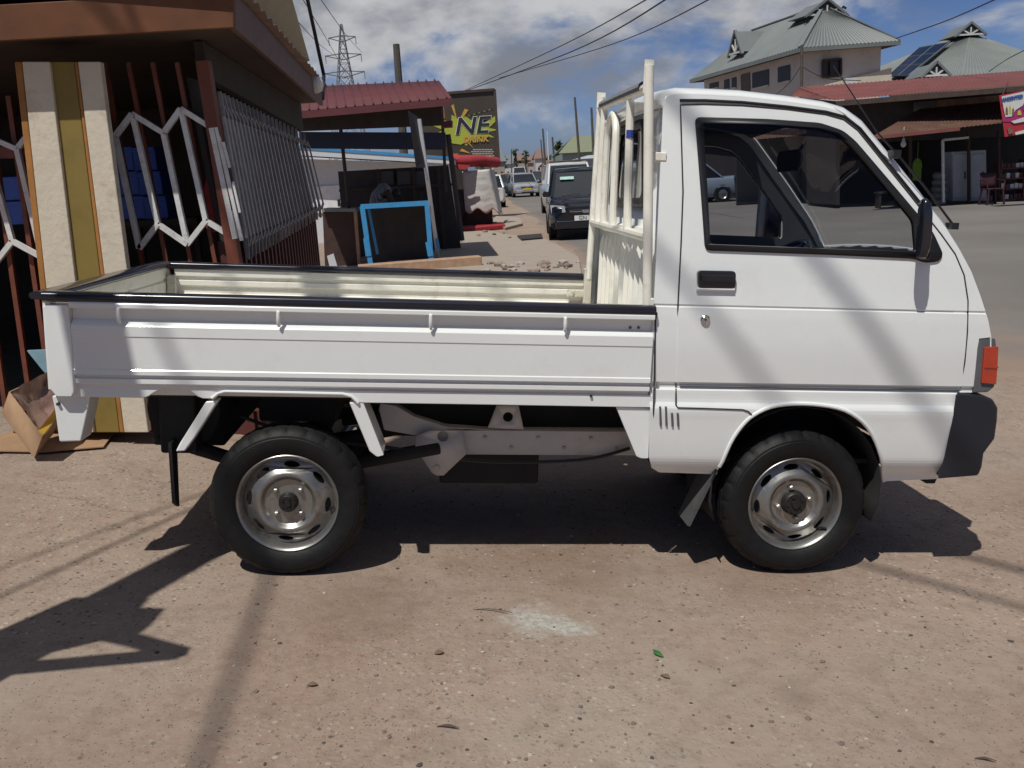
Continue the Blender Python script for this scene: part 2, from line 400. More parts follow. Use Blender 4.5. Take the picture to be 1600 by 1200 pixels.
mb = MB(); hp2 = P([(1087, 451), (1146, 452)]); mb.tube([Vector((x, -.006, z)) for x, z in hp2], .006, 8); mb.build('handle_lip', M['white'], h)
mb = MB(); (lx, lz), = P([(1101, 499)]); mb.lathe([(0, -.012), (.012, -.013), (.017, -.009), (.018, .004)], (lx, cabY(lz), lz), (0, 1, 0), 20)
mb.lathe([(0, -.0135), (.004, -.0135), (.004, -.011)], (lx, cabY(lz), lz), (0, 1, 0), 10, 1); mb.build('door_lock', [M['chrome'], M['seam']], door)
# --- mirrors
def mirror_part(far):
    pts = [(1438, 322), (1441, 311), (1446, 309), (1451, 315), (1454, 330), (1453, 368), (1449, 392), (1444, 405), (1433, 404), (1435, 372), (1437, 340)]
    poly = [S(x, y, -.09) for x, y in pts]; secs = []
    c = Vector((sum(p[0] for p in poly) / len(poly), 0, sum(p[1] for p in poly) / len(poly)))
    for y, s in ((-.112, .80), (-.106, .95), (-.092, 1), (-.078, .96), (-.068, .80)):
        secs.append([Vector((c.x + (x - c.x) * s, y, c.z + (z - c.z) * s)) for x, z in poly])
    mb = MB(); mb.loft(secs); a = S(1442, 403, -.06); b = S(1452, 402, .0)
    mb.bar((a[0], -.07, a[1] + .01), (b[0], .02, b[1]), .03, .025)
    return (mir(mb) if far else mb).build('wing_mirror', M['railblack'], truck, smooth=50)
mirror_part(False)
mb = MB(); mb.loft([[Vector((2.26 + x * s, WD + y, 1.33 + z * s)) for x, z in ((-.05, -.13), (.05, -.13), (.07, 0), (.05, .12), (-.05, .12))] for y, s in ((.05, .85), (.07, 1), (.2, 1), (.22, .85))])
mb.bar((2.3, WD - .02, 1.18), (2.27, WD + .08, 1.24), .03, .03); mb.build('wing_mirror', M['railblack'], truck, smooth=50)
# --- corner lamps, headlights, bumper
def corner_lamp(far):
    a = [SP(x, y, cabY) for x, y in ((1526, 546), (1532, 529), (1556, 529), (1558, 545), (1553, 604), (1541, 612), (1519, 613))]
    mb = MB(); mb.prism([Vector((x, -.006, z)) for x, z in a], (0, .11, 0))
    s = (mir(mb) if far else mb).build('corner_lamp', M['greyplastic'], truck, bevel=.004)
    b = [SP(x, y, cabY) for x, y in ((1537, 542), (1559, 541), (1557, 572), (1554, 600), (1531, 598))]
    mb = MB(); mb.prism([Vector((x, -.015, z)) for x, z in b], (0, .10, 0)); mb.prism([Vector((x + .003, -.018, z)) for x, z in [SP(*p, cabY) for p in ((1534, 571), (1557, 572), (1556, 575), (1534, 574))]], (0, .08, 0))
    for t_ in ():
        pa = Vector((lerp(b[0][0], b[4][0], t_), -.0165, lerp(b[0][1], b[4][1], t_))); pb = Vector((lerp(b[1][0], b[3][0], t_), -.0165, lerp(b[1][1], b[3][1], t_))); mb.bar(pa, pb, .003, .003)
    (mir(mb) if far else mb).build('amber_lens', M['amber'], s, bevel=.003)
corner_lamp(False); corner_lamp(True)
for s in (0, 1):
    mb = MB(); y0, y1 = (.14, .46) if s == 0 else (WD - .46, WD - .14)
    mb.box(2.60, 2.685, y0, y1, .72, .90); mb.build('headlight', M['lens'], truck, bevel=.02)
mb = MB(); bp = [SP(x, y, lambda z: -.01) for x, y in ((1499, 614), (1537, 618), (1556, 626), (1563, 638), (1562, 658), (1558, 686), (1541, 709), (1538, 730), (1533, 743), (1470, 748), (1480, 715), (1492, 660))]
secs = []
for u in (0, .01, .03, .08, .2, .35, .5, .65, .8, .92, .97, .99, 1):
    e = min(u, 1 - u); k = -.018 * (1 - min(e / .03, 1)) ** 2 + .05 * 4 * u * (1 - u)
    secs.append([Vector((x + k, lerp(-.016, WD + .016, u), z)) for x, z in bp])
mb.loft(secs); mb.build('front_bumper', M['bumper'], truck, bevel=.008)
mb = MB(); x0, z0 = S(1448, 752, .05); mb.prism([(x0 - .01, .06, z0 + .02), (x0 + .05, .06, z0 + .02), (x0 + .04, .06, z0 - .012), (x0 + .005, .06, z0 - .012)], (0, .06, 0)); mb.build('tow_hook', M['under'], truck)
# --- cab interior
it = MB(); it.box(1.36, 2.5, .05, WD - .05, .62, .66); it.box(1.345, 1.365, .06, WD - .06, .66, 1.28)
it.box(2.30, 2.46, .06, WD - .06, .75, 1.03); it.box(2.18, 2.34, .2, WD - .2, .95, 1.06)
it.prism([(2.12, .06, 1.03), (2.46, .06, 1.06), (2.46, .06, .97), (2.12, .06, .93)], (0, WD - .12, 0))
it.build('dashboard', M['interior'], truck, bevel=.01)
mb = MB()
for i in range(nE - 1):
    if not (5 <= i < i0 - 1): continue
    for j in range(4, nu - 5):
        dz = Vector((0, 0, -.03)); mb.add([loft[i][j] + dz, loft[i][j + 1] + dz, loft[i + 1][j + 1] + dz, loft[i + 1][j] + dz], [(0, 1, 2, 3)])
mb.build('headliner', M['headliner'], truck)
for y0 in (.12, .75):
    mb = MB(); mb.box(1.50, 1.98, y0, y0 + .5, .80, .95); mb.prism([(1.40, y0, .93), (1.52, y0, .93), (1.46, y0, 1.20), (1.38, y0, 1.20)], (0, .5, 0)); mb.build('seat', M['seat'], truck, bevel=.025)
mb = MB(); c = Vector((2.10, .98, 1.09)); ax = Vector((-.62, 0, .78))
u_ = Vector((0, 1, 0)); v_ = ax.cross(u_)
mb.tube([c + (u_ * math.cos(t) + v_ * math.sin(t)) * .185 for t in [2 * math.pi * k / 28 for k in range(29)]], .013, 8, cap=False)
for t in (.4, 2.75, 4.7): mb.bar(c - ax * .03, c + (u_ * math.cos(t) + v_ * math.sin(t)) * .18, .03, .012)
mb.tube([c - ax * .03, c - ax * .3], .03, 8); mb.build('steering_wheel', M['railblack'], truck)
mb = MB(); c = Vector((2.03, .72, 1.555)); mb.loft([[c + Vector((x, y * s, z * s)) for y, z in ((-.12, -.02), (-.1, -.045), (.1, -.045), (.12, -.02), (.12, .02), (.1, .045), (-.1, .045), (-.12, .02))] for x, s in ((-.012, .95), (0, 1), (.02, .8))])
mb.tube([c + Vector((.02, 0, 0)), c + Vector((.06, 0, .08))], .008, 6); mb.build('interior_mirror', M['under'], truck)
for y0, y1 in ((.35, .78), (.75, 1.2)):
    mb = MB(); mb.tube([(2.47, y0, 1.09), (2.42, y0 + .08, 1.13), (2.40, y1, 1.15)], .008, 6); mb.tube([(2.415, y0 + .1, 1.14), (2.39, y1 + .08, 1.17)], .011, 6); mb.build('wiper', M['black'], truck)
# aerial along the pillar
mb = MB(); a = S(1484, 352, .07); b = S(1328, 88 + 66, .07)
pts = [(1487, 353), (1440, 290), (1400, 243), (1368, 208), (1300, 104)]
mb.tube([Vector((S(x, y, .06)[0], .045, S(x, y, .06)[1])) for x, y in pts], [.0045, .004, .0036, .003, .0018], 6)
x, z = S(1485, 353, .06); mb.box(x - .012, x + .015, .03, .075, z - .012, z + .012); x, z = S(1398, 240, .06); mb.box(x - .014, x + .014, .04, .085, z - .016, z + .012)
mb.build('aerial', M['black'], truck)

# ================================================================= load bed
def ext(prof, x0, x1, mb=None, mi=0, xs=None):
    mb = mb or MB(); xs = xs or [x0, x1]
    return mb.loft([[Vector((x, y, z)) for y, z in prof] for x in xs], mi=mi)
near_prof = [(.028, .985), (-.026, .970), (-.032, .962), (-.032, .950), (-.026, .946), (.004, .944), (.004, .908), (-.018, .893), (-.0225, .886), (-.0225, .852), (-.020, .849), (-.0195, .738), (-.0225, .734),
             (-.0225, .719), (-.004, .713), (-.004, .706), (-.016, .702), (-.016, .688), (-.008, .682), (.002, .676), (.002, .668), (.024, .668)]
bs = ext(near_prof, -.70, 1.297).build('bed_side', M['white'], truck, smooth=25)
def railcap(name, pts, parent, ry=.03, rz=.018):
    mb = MB(); P_ = [Vector(p) for p in pts]; secs = []
    for i, p in enumerate(P_):
        d = (P_[min(i + 1, len(P_) - 1)] - P_[max(i - 1, 0)]).normalized(); n = Vector((-d.y, d.x, 0))
        secs.append([p + n * (ry * math.copysign(abs(math.cos(t)) ** .6, math.cos(t))) + Vector((0, 0, rz * math.copysign(abs(math.sin(t)) ** .7, math.sin(t)))) for t in [2 * math.pi * k / 14 for k in range(14)]])
    mb.loft(secs); return mb.build(name, M['railblack'], parent, smooth=60)
railcap('rail_cap', [(-.785, -.004, .982), (0, -.004, .982), (1.30, -.004, .980)], bs)
for x, y in ((185, 484), (435, 495), (673, 503), (883, 510)):
    hx, hz = S(x, y, -.03); mb = MB()
    mb.tube([(hx, -.026, .952), (hx, -.034, .946), (hx, -.036, .93), (hx, -.033, .906), (hx + .002, -.028, .899)], [.0055, .0065, .007, .0065, .005], 8); mb.build('rope_hook', M['white'], bs)
for x in (985, 998):
    hx, hz = S(x, 512, 0); mb = MB(); mb.lathe([(0, -.004), (.005, -.004), (.006, .004)], (hx, .004, hz), (0, 1, 0), 10); mb.build('screw', M['greyplastic'], bs)
hx, hz = S(923, 618, 0); mb = MB(); mb.box(hx - .004, hx + .004, -.012, 0, hz - .004, hz + .004); mb.build('screw', M['seam'], bs)
# rear corner post and end pieces
mb = MB(); mb.prism([(-.782, -.022, .955), (-.705, -.022, .955), (-.705, -.022, .905), (-.7, -.024, .885), (-.70, -.024, .66), (-.71, -.022, .640), (-.765, -.022, .640), (-.785, -.022, .67), (-.79, -.022, .87), (-.786, -.022, .90), (-.79, -.022, .945)], (0, .055, 0))
post = mb.build('corner_post', M['white'], truck, bevel=.012)
mb = MB(); pz = [S(x, y, .02) for x, y in ((92, 618), (152, 618), (149, 640), (138, 689), (104, 690), (97, 640))]
mb.prism([(x - .022, .012, z) for x, z in pz], (0, .10, 0)); br = mb.build('light_bracket', M['white'], truck, bevel=.006)
mb = MB(); x, z = S(100, 631, .01); mb.lathe([(0, -.01), (.006, -.01), (.006, .01)], (x - .018, .012, z), (0, 1, 0), 8); mb.build('bolt', M['seam'], br)
mb = MB(); mb.box(-.77, -.755, .13, .24, .52, .62); mb.build('tail_light', M['redlens'], truck, bevel=.008)
mb = MB(); mb.box(-.77, -.755, WD - .24, WD - .13, .52, .62); mb.build('tail_light', M['redlens'], truck, bevel=.008)
# lower bed frame with arched cut-outs
lo = [(112, 599), (330, 603.5), (650, 611), (1020, 617), (1019, 637), (760, 632.5), (600, 630), (566, 629.5), (556, 627), (548, 619), (536, 616.5), (450, 614.5), (352, 612.5), (345, 615), (336, 623), (316, 622.5), (308, 619.5), (298, 611.5), (286, 606.5), (272, 605), (256, 606), (243, 612), (232, 619.5), (222, 622), (114, 620)]
mb = MB(); mb.prism([(x, -.004, z) for x, z in [S(*p, -.004) for p in lo]], (0, .03, 0)); mb.build('bed_frame', M['white'], truck, bevel=.003)
mb = MB(); mb.tube([(S(x, y, 0)[0], -.006, S(x, y, 0)[1]) for x, y in ((332, 622), (342, 614), (352, 611), (450, 613), (536, 615), (550, 619), (560, 629))], .006, 8); mb.build('arch_lip', M['white'], truck)
def stay(pts, d, nm='fender_stay'):
    mb = MB(); q = [S(*p, .0) for p in pts]; mb.prism([(x, -.002, z) for x, z in q], (0, d, 0)); return mb.build(nm, M['white'], truck, bevel=.006)
stay([(322, 627), (342, 625), (303, 686), (289, 705), (274, 706), (280, 694)], .05)
stay([(545, 628), (567, 627), (600, 711), (588, 714), (577, 705)], .16)
# floor, far side, tailgate
mb = MB(); mb.box(-.74, 1.31, .026, WD - .03, .640, .662); nfl = 13
for k in range(nfl):
    y = .1 + k * .095; mb.box(-.72, 1.30, y, y + .05, .661, .670)
mb.build('bed_floor', M['cream'], truck)
YF = WD - .028
far_prof = [(YF + .028, .985), (YF - .004, .985), (YF - .004, .945), (YF + .010, .940), (YF + .010, .925), (YF, .921), (YF, .903), (YF - .0, .900), (YF + .014, .893), (YF + .014, .862), (YF, .856), (YF, .800), (YF + .012, .794), (YF + .012, .76), (YF, .754), (YF, .664), (YF + .03, .664), (YF + .03, .95)]
fs = ext(far_prof, -.73, 1.275).build('bed_side', M['cream'], truck, smooth=25)
railcap('rail_cap', [(-.76, YF + .014, .992), (1.275, YF + .014, .986)], fs)
tg = MB()
tp = [(-.785, .985), (-.765, .985), (-.765, .935), (-.773, .93), (-.773, .92), (-.765, .915), (-.765, .82), (-.773, .815), (-.773, .80), (-.765, .795), (-.765, .664), (-.79, .664), (-.79, .95)]
tg.loft([[Vector((x, y, z)) for x, z in tp] for y in (-.015, WD + .0)])
tgo = tg.build('tailgate', M['cream'], truck, smooth=25)
railcap('rail_cap', [(-.785, -.02, .984), (-.785, WD, .996)], tgo, ry=.045, rz=.014)
# latches and corner brackets
mb = MB(); mb.box(1.18, 1.27, YF - .028, YF - .005, .885, .925); mb.lathe([(0, -.03), (.014, -.03), (.016, 0)], (1.20, YF - .01, .905), (0, 1, 0), 12); mb.build('latch', M['chip'], truck, bevel=.006)
mb = MB(); mb.box(1.262, 1.30, YF - .04, YF + .02, .835, 1.03); mb.build('corner_bracket', M['chip'], truck, bevel=.005)
mb = MB(); mb.box(1.275, 1.305, .02, .06, .66, 1.02); mb.build('corner_bracket', M['cream'], truck, bevel=.005)
mb = MB(); mb.box(-.762, -.72, YF - .03, YF - .006, .83, .95); mb.build('latch', M['chip'], truck, bevel=.006)
# --- guard rack behind the cab
rk = MB(); XN, YN = 1.285, .035; XF, YFr = 1.285, 1.305
n0, n1 = Vector((XN, YN, .95)), Vector((1.24, .05, 1.815)); f0, f1 = Vector((XF, YFr, .98)), Vector((1.30, 1.29, 1.87))
def rp(u, z):   # point on the rack plane: u 0 near .. 1 far
    a = n0.lerp(n1, (z - n0.z) / (n1.z - n0.z)); b = f0.lerp(f1, (z - f0.z) / (f1.z - f0.z)); return a.lerp(b, u)
rk.tube([n0, n1], .0175, 12); rk.tube([f0, f1 + Vector((0, 0, -.02))], .0175, 12)
rk.box(n1.x - .016, n1.x + .016, n1.y - .004, n1.y + .004, n1.z - .09, n1.z + .02); rk.box(f1.x - .02, f1.x + .02, f1.y - .004, f1.y + .004, f1.z - .09, f1.z + .0)
rk.tube([rp(0, 1.745), rp(1, 1.80)], .017, 10)
rk.tube([rp(0, 1.235), rp(1, 1.26)], .0175, 10)
rk.tube([rp(.30, 1.25), rp(.30, 1.74)], [.0165, .0165], 10)
rk.tube([rp(.56, 1.25), rp(.56, 1.62)] + [rp(.55 + .11 * math.cos(t), 1.60 + .11 * math.sin(t)) for t in [math.pi - math.pi * k / 8 for k in range(9)]][::-1][::-1][0:0] + [rp(.56 + .095 * (1 - math.cos(t)), 1.62 + .11 * math.sin(t)) for t in [math.pi * k / 8 for k in range(1, 9)]] + [rp(.75, 1.25)], .0165, 10)
rk.tube([rp(.88, 1.25), rp(.88, 1.78)], .0165, 10)
rack = rk.build('guard_rack', M['cream'], truck)
mb = MB(); mb.tube([rp(.08, 1.757), rp(.5, 1.781), rp(.94, 1.805)], .0205, 10); mb.build('black_tape', M['railblack'], rack)
mb = MB(); a = rp(.30, 1.60) + Vector((0, -.004, 0)); mb.tube([a, a + Vector((0, 0, .03))], .0160, 10); mb.build('blue_tape', M['gold'], rack)
mb = MB(); mb.box(1.26, 1.325, .06, .085, 1.50, 1.53); mb.build('rack_bracket', M['cream'], rack, bevel=.004)

# ================================================================= underside
mb = MB(); top = [(594, 630), (620, 634), (648, 651), (695, 666), (762, 671), (870, 672), (1015, 673)]; bot = [(1015, 712), (870, 711.5), (727, 710.5), (690, 700), (651, 681), (600, 672), (592, 640)]
mb.prism([(x, .27, z) for x, z in [S(*p, .27) for p in top + bot]], (0, .05, 0)); cf = mb.build('chassis_rail', M['frame_paint'], truck, bevel=.005)
mb = MB(); mb.prism([(x, 1.05, z) for x, z in [S(*p, .27) for p in top + bot]], (0, .05, 0)); mb.build('chassis_rail', M['frame_paint'], truck, bevel=.005)
def holed(pts, c, r, Y, d):
    o = [Vector((x, Y, z)) for x, z in [S(*p, Y) for p in pts]]; cx_, cz_ = S(*c, Y)
    h_ = [Vector((cx_ + r * math.cos(t), Y, cz_ + r * math.sin(t))) for t in [2 * math.pi * k / 14 for k in range(14)]]
    m_ = MB(); m_.add(o + h_, [tuple(t) for t in tessellate_polygon([o, h_])]); return m_
holed([(651, 680), (670, 672), (722, 672), (728, 709), (693, 742), (682, 742), (675, 738), (649, 699)], (692, 681), .022, .235, .01).build('spring_bracket', M['frame_paint'], cf, solid=.008)
holed([(776, 633), (810, 633), (818, 670), (762, 668)], (793.5, 651), .020, .25, .01).build('bed_mount', M['frame_paint'], cf, solid=.008)
mb = MB(); x, z = S(682, 731, .23); mb.lathe([(0, -.012), (.012, -.012), (.013, 0)], (x, .236, z), (0, 1, 0), 8); mb.build('bolt', M['nut'], cf)
mb = MB(); mb.prism([(x, .004, z) for x, z in [S(*p, .004) for p in ((962, 635), (1017, 638), (1013, 716), (1000, 716), (994, 713))]], (0, .012, 0)); mb.build('side_skirt', M['white'], truck, bevel=.004)
u = MB()
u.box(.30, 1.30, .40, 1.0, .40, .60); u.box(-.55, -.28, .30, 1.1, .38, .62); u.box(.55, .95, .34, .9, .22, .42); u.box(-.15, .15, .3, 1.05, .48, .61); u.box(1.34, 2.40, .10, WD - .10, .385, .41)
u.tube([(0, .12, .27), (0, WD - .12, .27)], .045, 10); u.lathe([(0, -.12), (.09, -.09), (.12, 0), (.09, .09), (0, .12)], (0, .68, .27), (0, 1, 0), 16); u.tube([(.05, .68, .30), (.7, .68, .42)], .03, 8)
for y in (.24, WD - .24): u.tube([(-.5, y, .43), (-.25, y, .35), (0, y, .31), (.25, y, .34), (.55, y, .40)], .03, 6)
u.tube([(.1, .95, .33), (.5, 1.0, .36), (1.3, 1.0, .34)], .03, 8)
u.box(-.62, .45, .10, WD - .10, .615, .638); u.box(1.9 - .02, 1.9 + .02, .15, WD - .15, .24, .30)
for k in range(7):
    bxx = .62 + k * .105; bzz = S(700, 690, .27)[1]; m_ = MB(); m_.lathe([(0, -.006), (.006, -.006), (.0075, 0)], (bxx, .268, bzz + (.02 if k % 2 else -.02)), (0, 1, 0), 6); m_.build('bolt', M['nut'], cf, smooth=0)
m_ = MB(); m_.tube([(.36, .262, .60), (.42, .26, .615), (.50, .262, .605), (.56, .27, .62)], .006, 6); m_.tube([(.62, .25, .62), (.64, .25, .60), (.63, .26, .58)], .005, 6); m_.build('brake_pipe', M['nut'], truck)
m_ = MB(); m_.tube(spline([(-.2, .22, .52), (.05, .2, .44), (.35, .23, .40), (.7, .24, .345), (1.1, .25, .35), (1.3, .25, .40)], 5), .007, 6); m_.build('brake_cable', M['black'], truck)
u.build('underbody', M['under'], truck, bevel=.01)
mb = MB(); x, z = S(265, 640, .2); mb.lathe([(0, -.07), (.13, -.06), (.15, 0), (.15, .22), (0, .23)], (-.40, .25, .545), (0, 1, 0), 24); mb.build('air_tank', M['under'], truck)
mb = MB(); mb.box(-.47, -.34, .12, .34, .40, .62); mb.box(-.50, -.47, .16, .2, .42, .45); mb.build('battery_box', M['under'], truck, bevel=.01)
# front wheel well
ww_ = MB(); secs = []
for t in [math.pi * (-.12 + 1.24 * k / 16) for k in range(17)]:
    p = Vector((1.90 + .335 * math.cos(t), 0, .30 + .33 * math.sin(t))); secs.append([Vector((p.x, y, p.z)) for y in (.025, .36)])
ww_.loft(secs, ring=False); ww_.add([Vector((1.9 + .335 * math.cos(t), .36, .30 + .33 * math.sin(t))) for t in [math.pi * (-.12 + 1.24 * k / 16) for k in range(17)]], [tuple(range(17))])
w2 = MB(); w2.add([Vector((v.x, WD - v.y, v.z)) for v in ww_.v], ww_.f); w2.build('wheel_well', M['under'], truck, solid=.004); ww_.build('wheel_well', M['under'], truck, solid=.004)
def flap(q, nm, m):
    mb = MB(); a = [Vector(p) for p in q]; n = (a[1] - a[0]).cross(a[3] - a[0]).normalized() * .006
    mb.hexa([p - n for p in a] + [p + n for p in a]); return mb.build(nm, M[m], truck)
x1, z1 = S(1120, 740, .03); x2, z2 = S(1076, 822, .03)
flap([(x1, .03, z1 + .02), (x2, .03, z2), (x2, .165, z2), (x1, .165, z1 + .02)], 'mudflap', 'mudflap')
flap([(x1, WD - .165, z1 + .02), (x2, WD - .165, z2), (x2, WD - .03, z2), (x1, WD - .03, z1 + .02)], 'mudflap', 'mudflap')
flap([(-.415, .05, .46), (-.41, .05, .235), (-.41, .10, .205), (-.415, .12, .46)], 'mudflap', 'black')
flap([(-.445, WD - .19, .46), (-.435, WD - .19, .245), (-.435, WD - .05, .225), (-.445, WD - .05, .46)], 'mudflap', 'black')
# ================================================================= wheels (built at origin, axis +Y inward)
def disc_y(r):
    pr = [(0, .03), (.036, .03), (.06, .032), (.085, .030), (.096, .016), (.106, .012), (.118, .018), (.135, .030), (.166, .046), (.2, .05)]
    for (a, ya), (b, yb) in zip(pr, pr[1:]):
        if r <= b: return lerp(ya, yb, (r - a) / (b - a))
    return .05
def make_wheel(ang):
    mb = MB(); N_ = 64
    outer = [Vector((.163 * math.cos(2 * math.pi * k / N_), 0, .163 * math.sin(2 * math.pi * k / N_))) for k in range(N_)]
    inner = [Vector((.118 * math.cos(2 * math.pi * k / N_), 0, .118 * math.sin(2 * math.pi * k / N_))) for k in range(N_)]
    holes = []
    for k in range(8):
        t = 2 * math.pi * (k + .5) / 8 + ang; c = Vector((math.cos(t), 0, math.sin(t))); s_ = Vector((-math.sin(t), 0, math.cos(t)))
        holes.append([c * (.1415 + .0105 * math.sin(a)) + s_ * (.029 * math.cos(a) * (1 - .12 * math.sin(a))) for a in [2 * math.pi * j / 14 for j in range(14)]])
    loops = [outer, inner] + holes; fl_ = [v for l in loops for v in l]
    for v in fl_: v.y = disc_y(math.hypot(v.x, v.z))
    flat = [[Vector((v.x, 0, v.z)) for v in l] for l in loops]
    mb.add(fl_, [tuple(t) for t in tessellate_polygon(flat)])
    for hcut in holes:   # turned-in edges of the openings
        n = len(hcut); mb.add(hcut + [v + Vector((0, .012, 0)) for v in hcut], [(i, (i + 1) % n, n + (i + 1) % n, n + i) for i in range(n)])
    mb.lathe([(.118, disc_y(.118)), (.112, .0135), (.106, .012), (.100, .0135), (.096, .0165), (.09, .026), (.085, .030), (.06, .032), (.036, .030)], (0, 0, 0), (0, 1, 0), N_)
    mb.lathe([(.163, .047), (.160, .06), (.160, .10)], (0, 0, 0), (0, 1, 0), N_)
    mb.lathe([(.1635, .047), (.1645, .034), (.168, .020), (.1725, .012), (.176, .006), (.181, .003), (.1845, .006), (.185, .012), (.181, .016)], (0, 0, 0), (0, 1, 0), N_)
    w = mb.build('wheel', M['steel'], truck, smooth=30)
    ty = MB(); prof = [(.170, .022), (.178, .014), (.186, .006), (.20, -.004), (.215, -.009), (.23, -.010), (.238, -.0085), (.240, -.0065), (.246, -.005), (.255, .004), (.2625, .015), (.2665, .026), (.2685, .034), (.2635, .036), (.2635, .040), (.2690, .042), (.270, .062), (.264, .064), (.264, .068), (.270, .070), (.2695, .098), (.264, .100), (.264, .104), (.2675, .106), (.2625, .125), (.25, .14), (.22, .15), (.185, .14), (.170, .12)]
    NT = 144
    def rf(k, j): return -.0055 if (9 <= k <= 12 and j % 6 == 0) or (22 <= k <= 24 and j % 6 == 3) else (-.003 if 15 <= k <= 20 and j % 4 == 0 else 0)
    prof = [(r if r < .19 else .19 + (r - .19) * 1.18, h) for r, h in prof]; ty.lathe(prof, (0, 0, 0), (0, 1, 0), NT, rf=rf)
    ty.build('tyre', M['tyre'], w, smooth=28)
    hb = MB(); hb.lathe([(0, .004), (.028, .004), (.033, .010), (.036, .034)], (0, 0, 0), (0, 1, 0), 24); hb.lathe([(0, -.002), (.011, -.002), (.013, .006)], (0, 0, 0), (0, 1, 0), 8)
    for k in range(5): t = 2 * math.pi * k / 5; hb.lathe([(0, .0), (.005, .0), (.006, .006)], (.022 * math.cos(t), 0, .022 * math.sin(t)), (0, 1, 0), 6)
    hb.build('hub', M['hub'], w)
    for k in range(4):
        t = 2 * math.pi * k / 4 + ang + .5; nb = MB(); nb.lathe([(0, .012), (.0055, .013), (.0075, .016), (.010, .018), (.0115, .032)], (.062 * math.cos(t), 0, .062 * math.sin(t)), (0, 1, 0), 6); nb.build('wheel_nut', M['nut'], w, smooth=0)
    t = ang - .5; vb = MB(); vb.tube([Vector((.150 * math.cos(t), .035, .150 * math.sin(t))), Vector((.165 * math.cos(t + .12), .008, .165 * math.sin(t + .12)))], .0045, 6); vb.build('valve', M['black'], w)
    return w
wr = make_wheel(.30); wr.location = (0, .012, .245)
wf = copy_tree(wr, truck); wf.location = (1.90, .012, .249); wf.rotation_euler = (0, .55, 0)
for ch in wf.children:
    if ch.name.startswith('hub'): ch.scale = (1.4, 1.25, 1.4)
for x in (0, 1.90):
    c = copy_tree(wr, truck); c.location = (x, WD - .012, .247); c.rotation_euler = (0, .2 + x, math.pi)
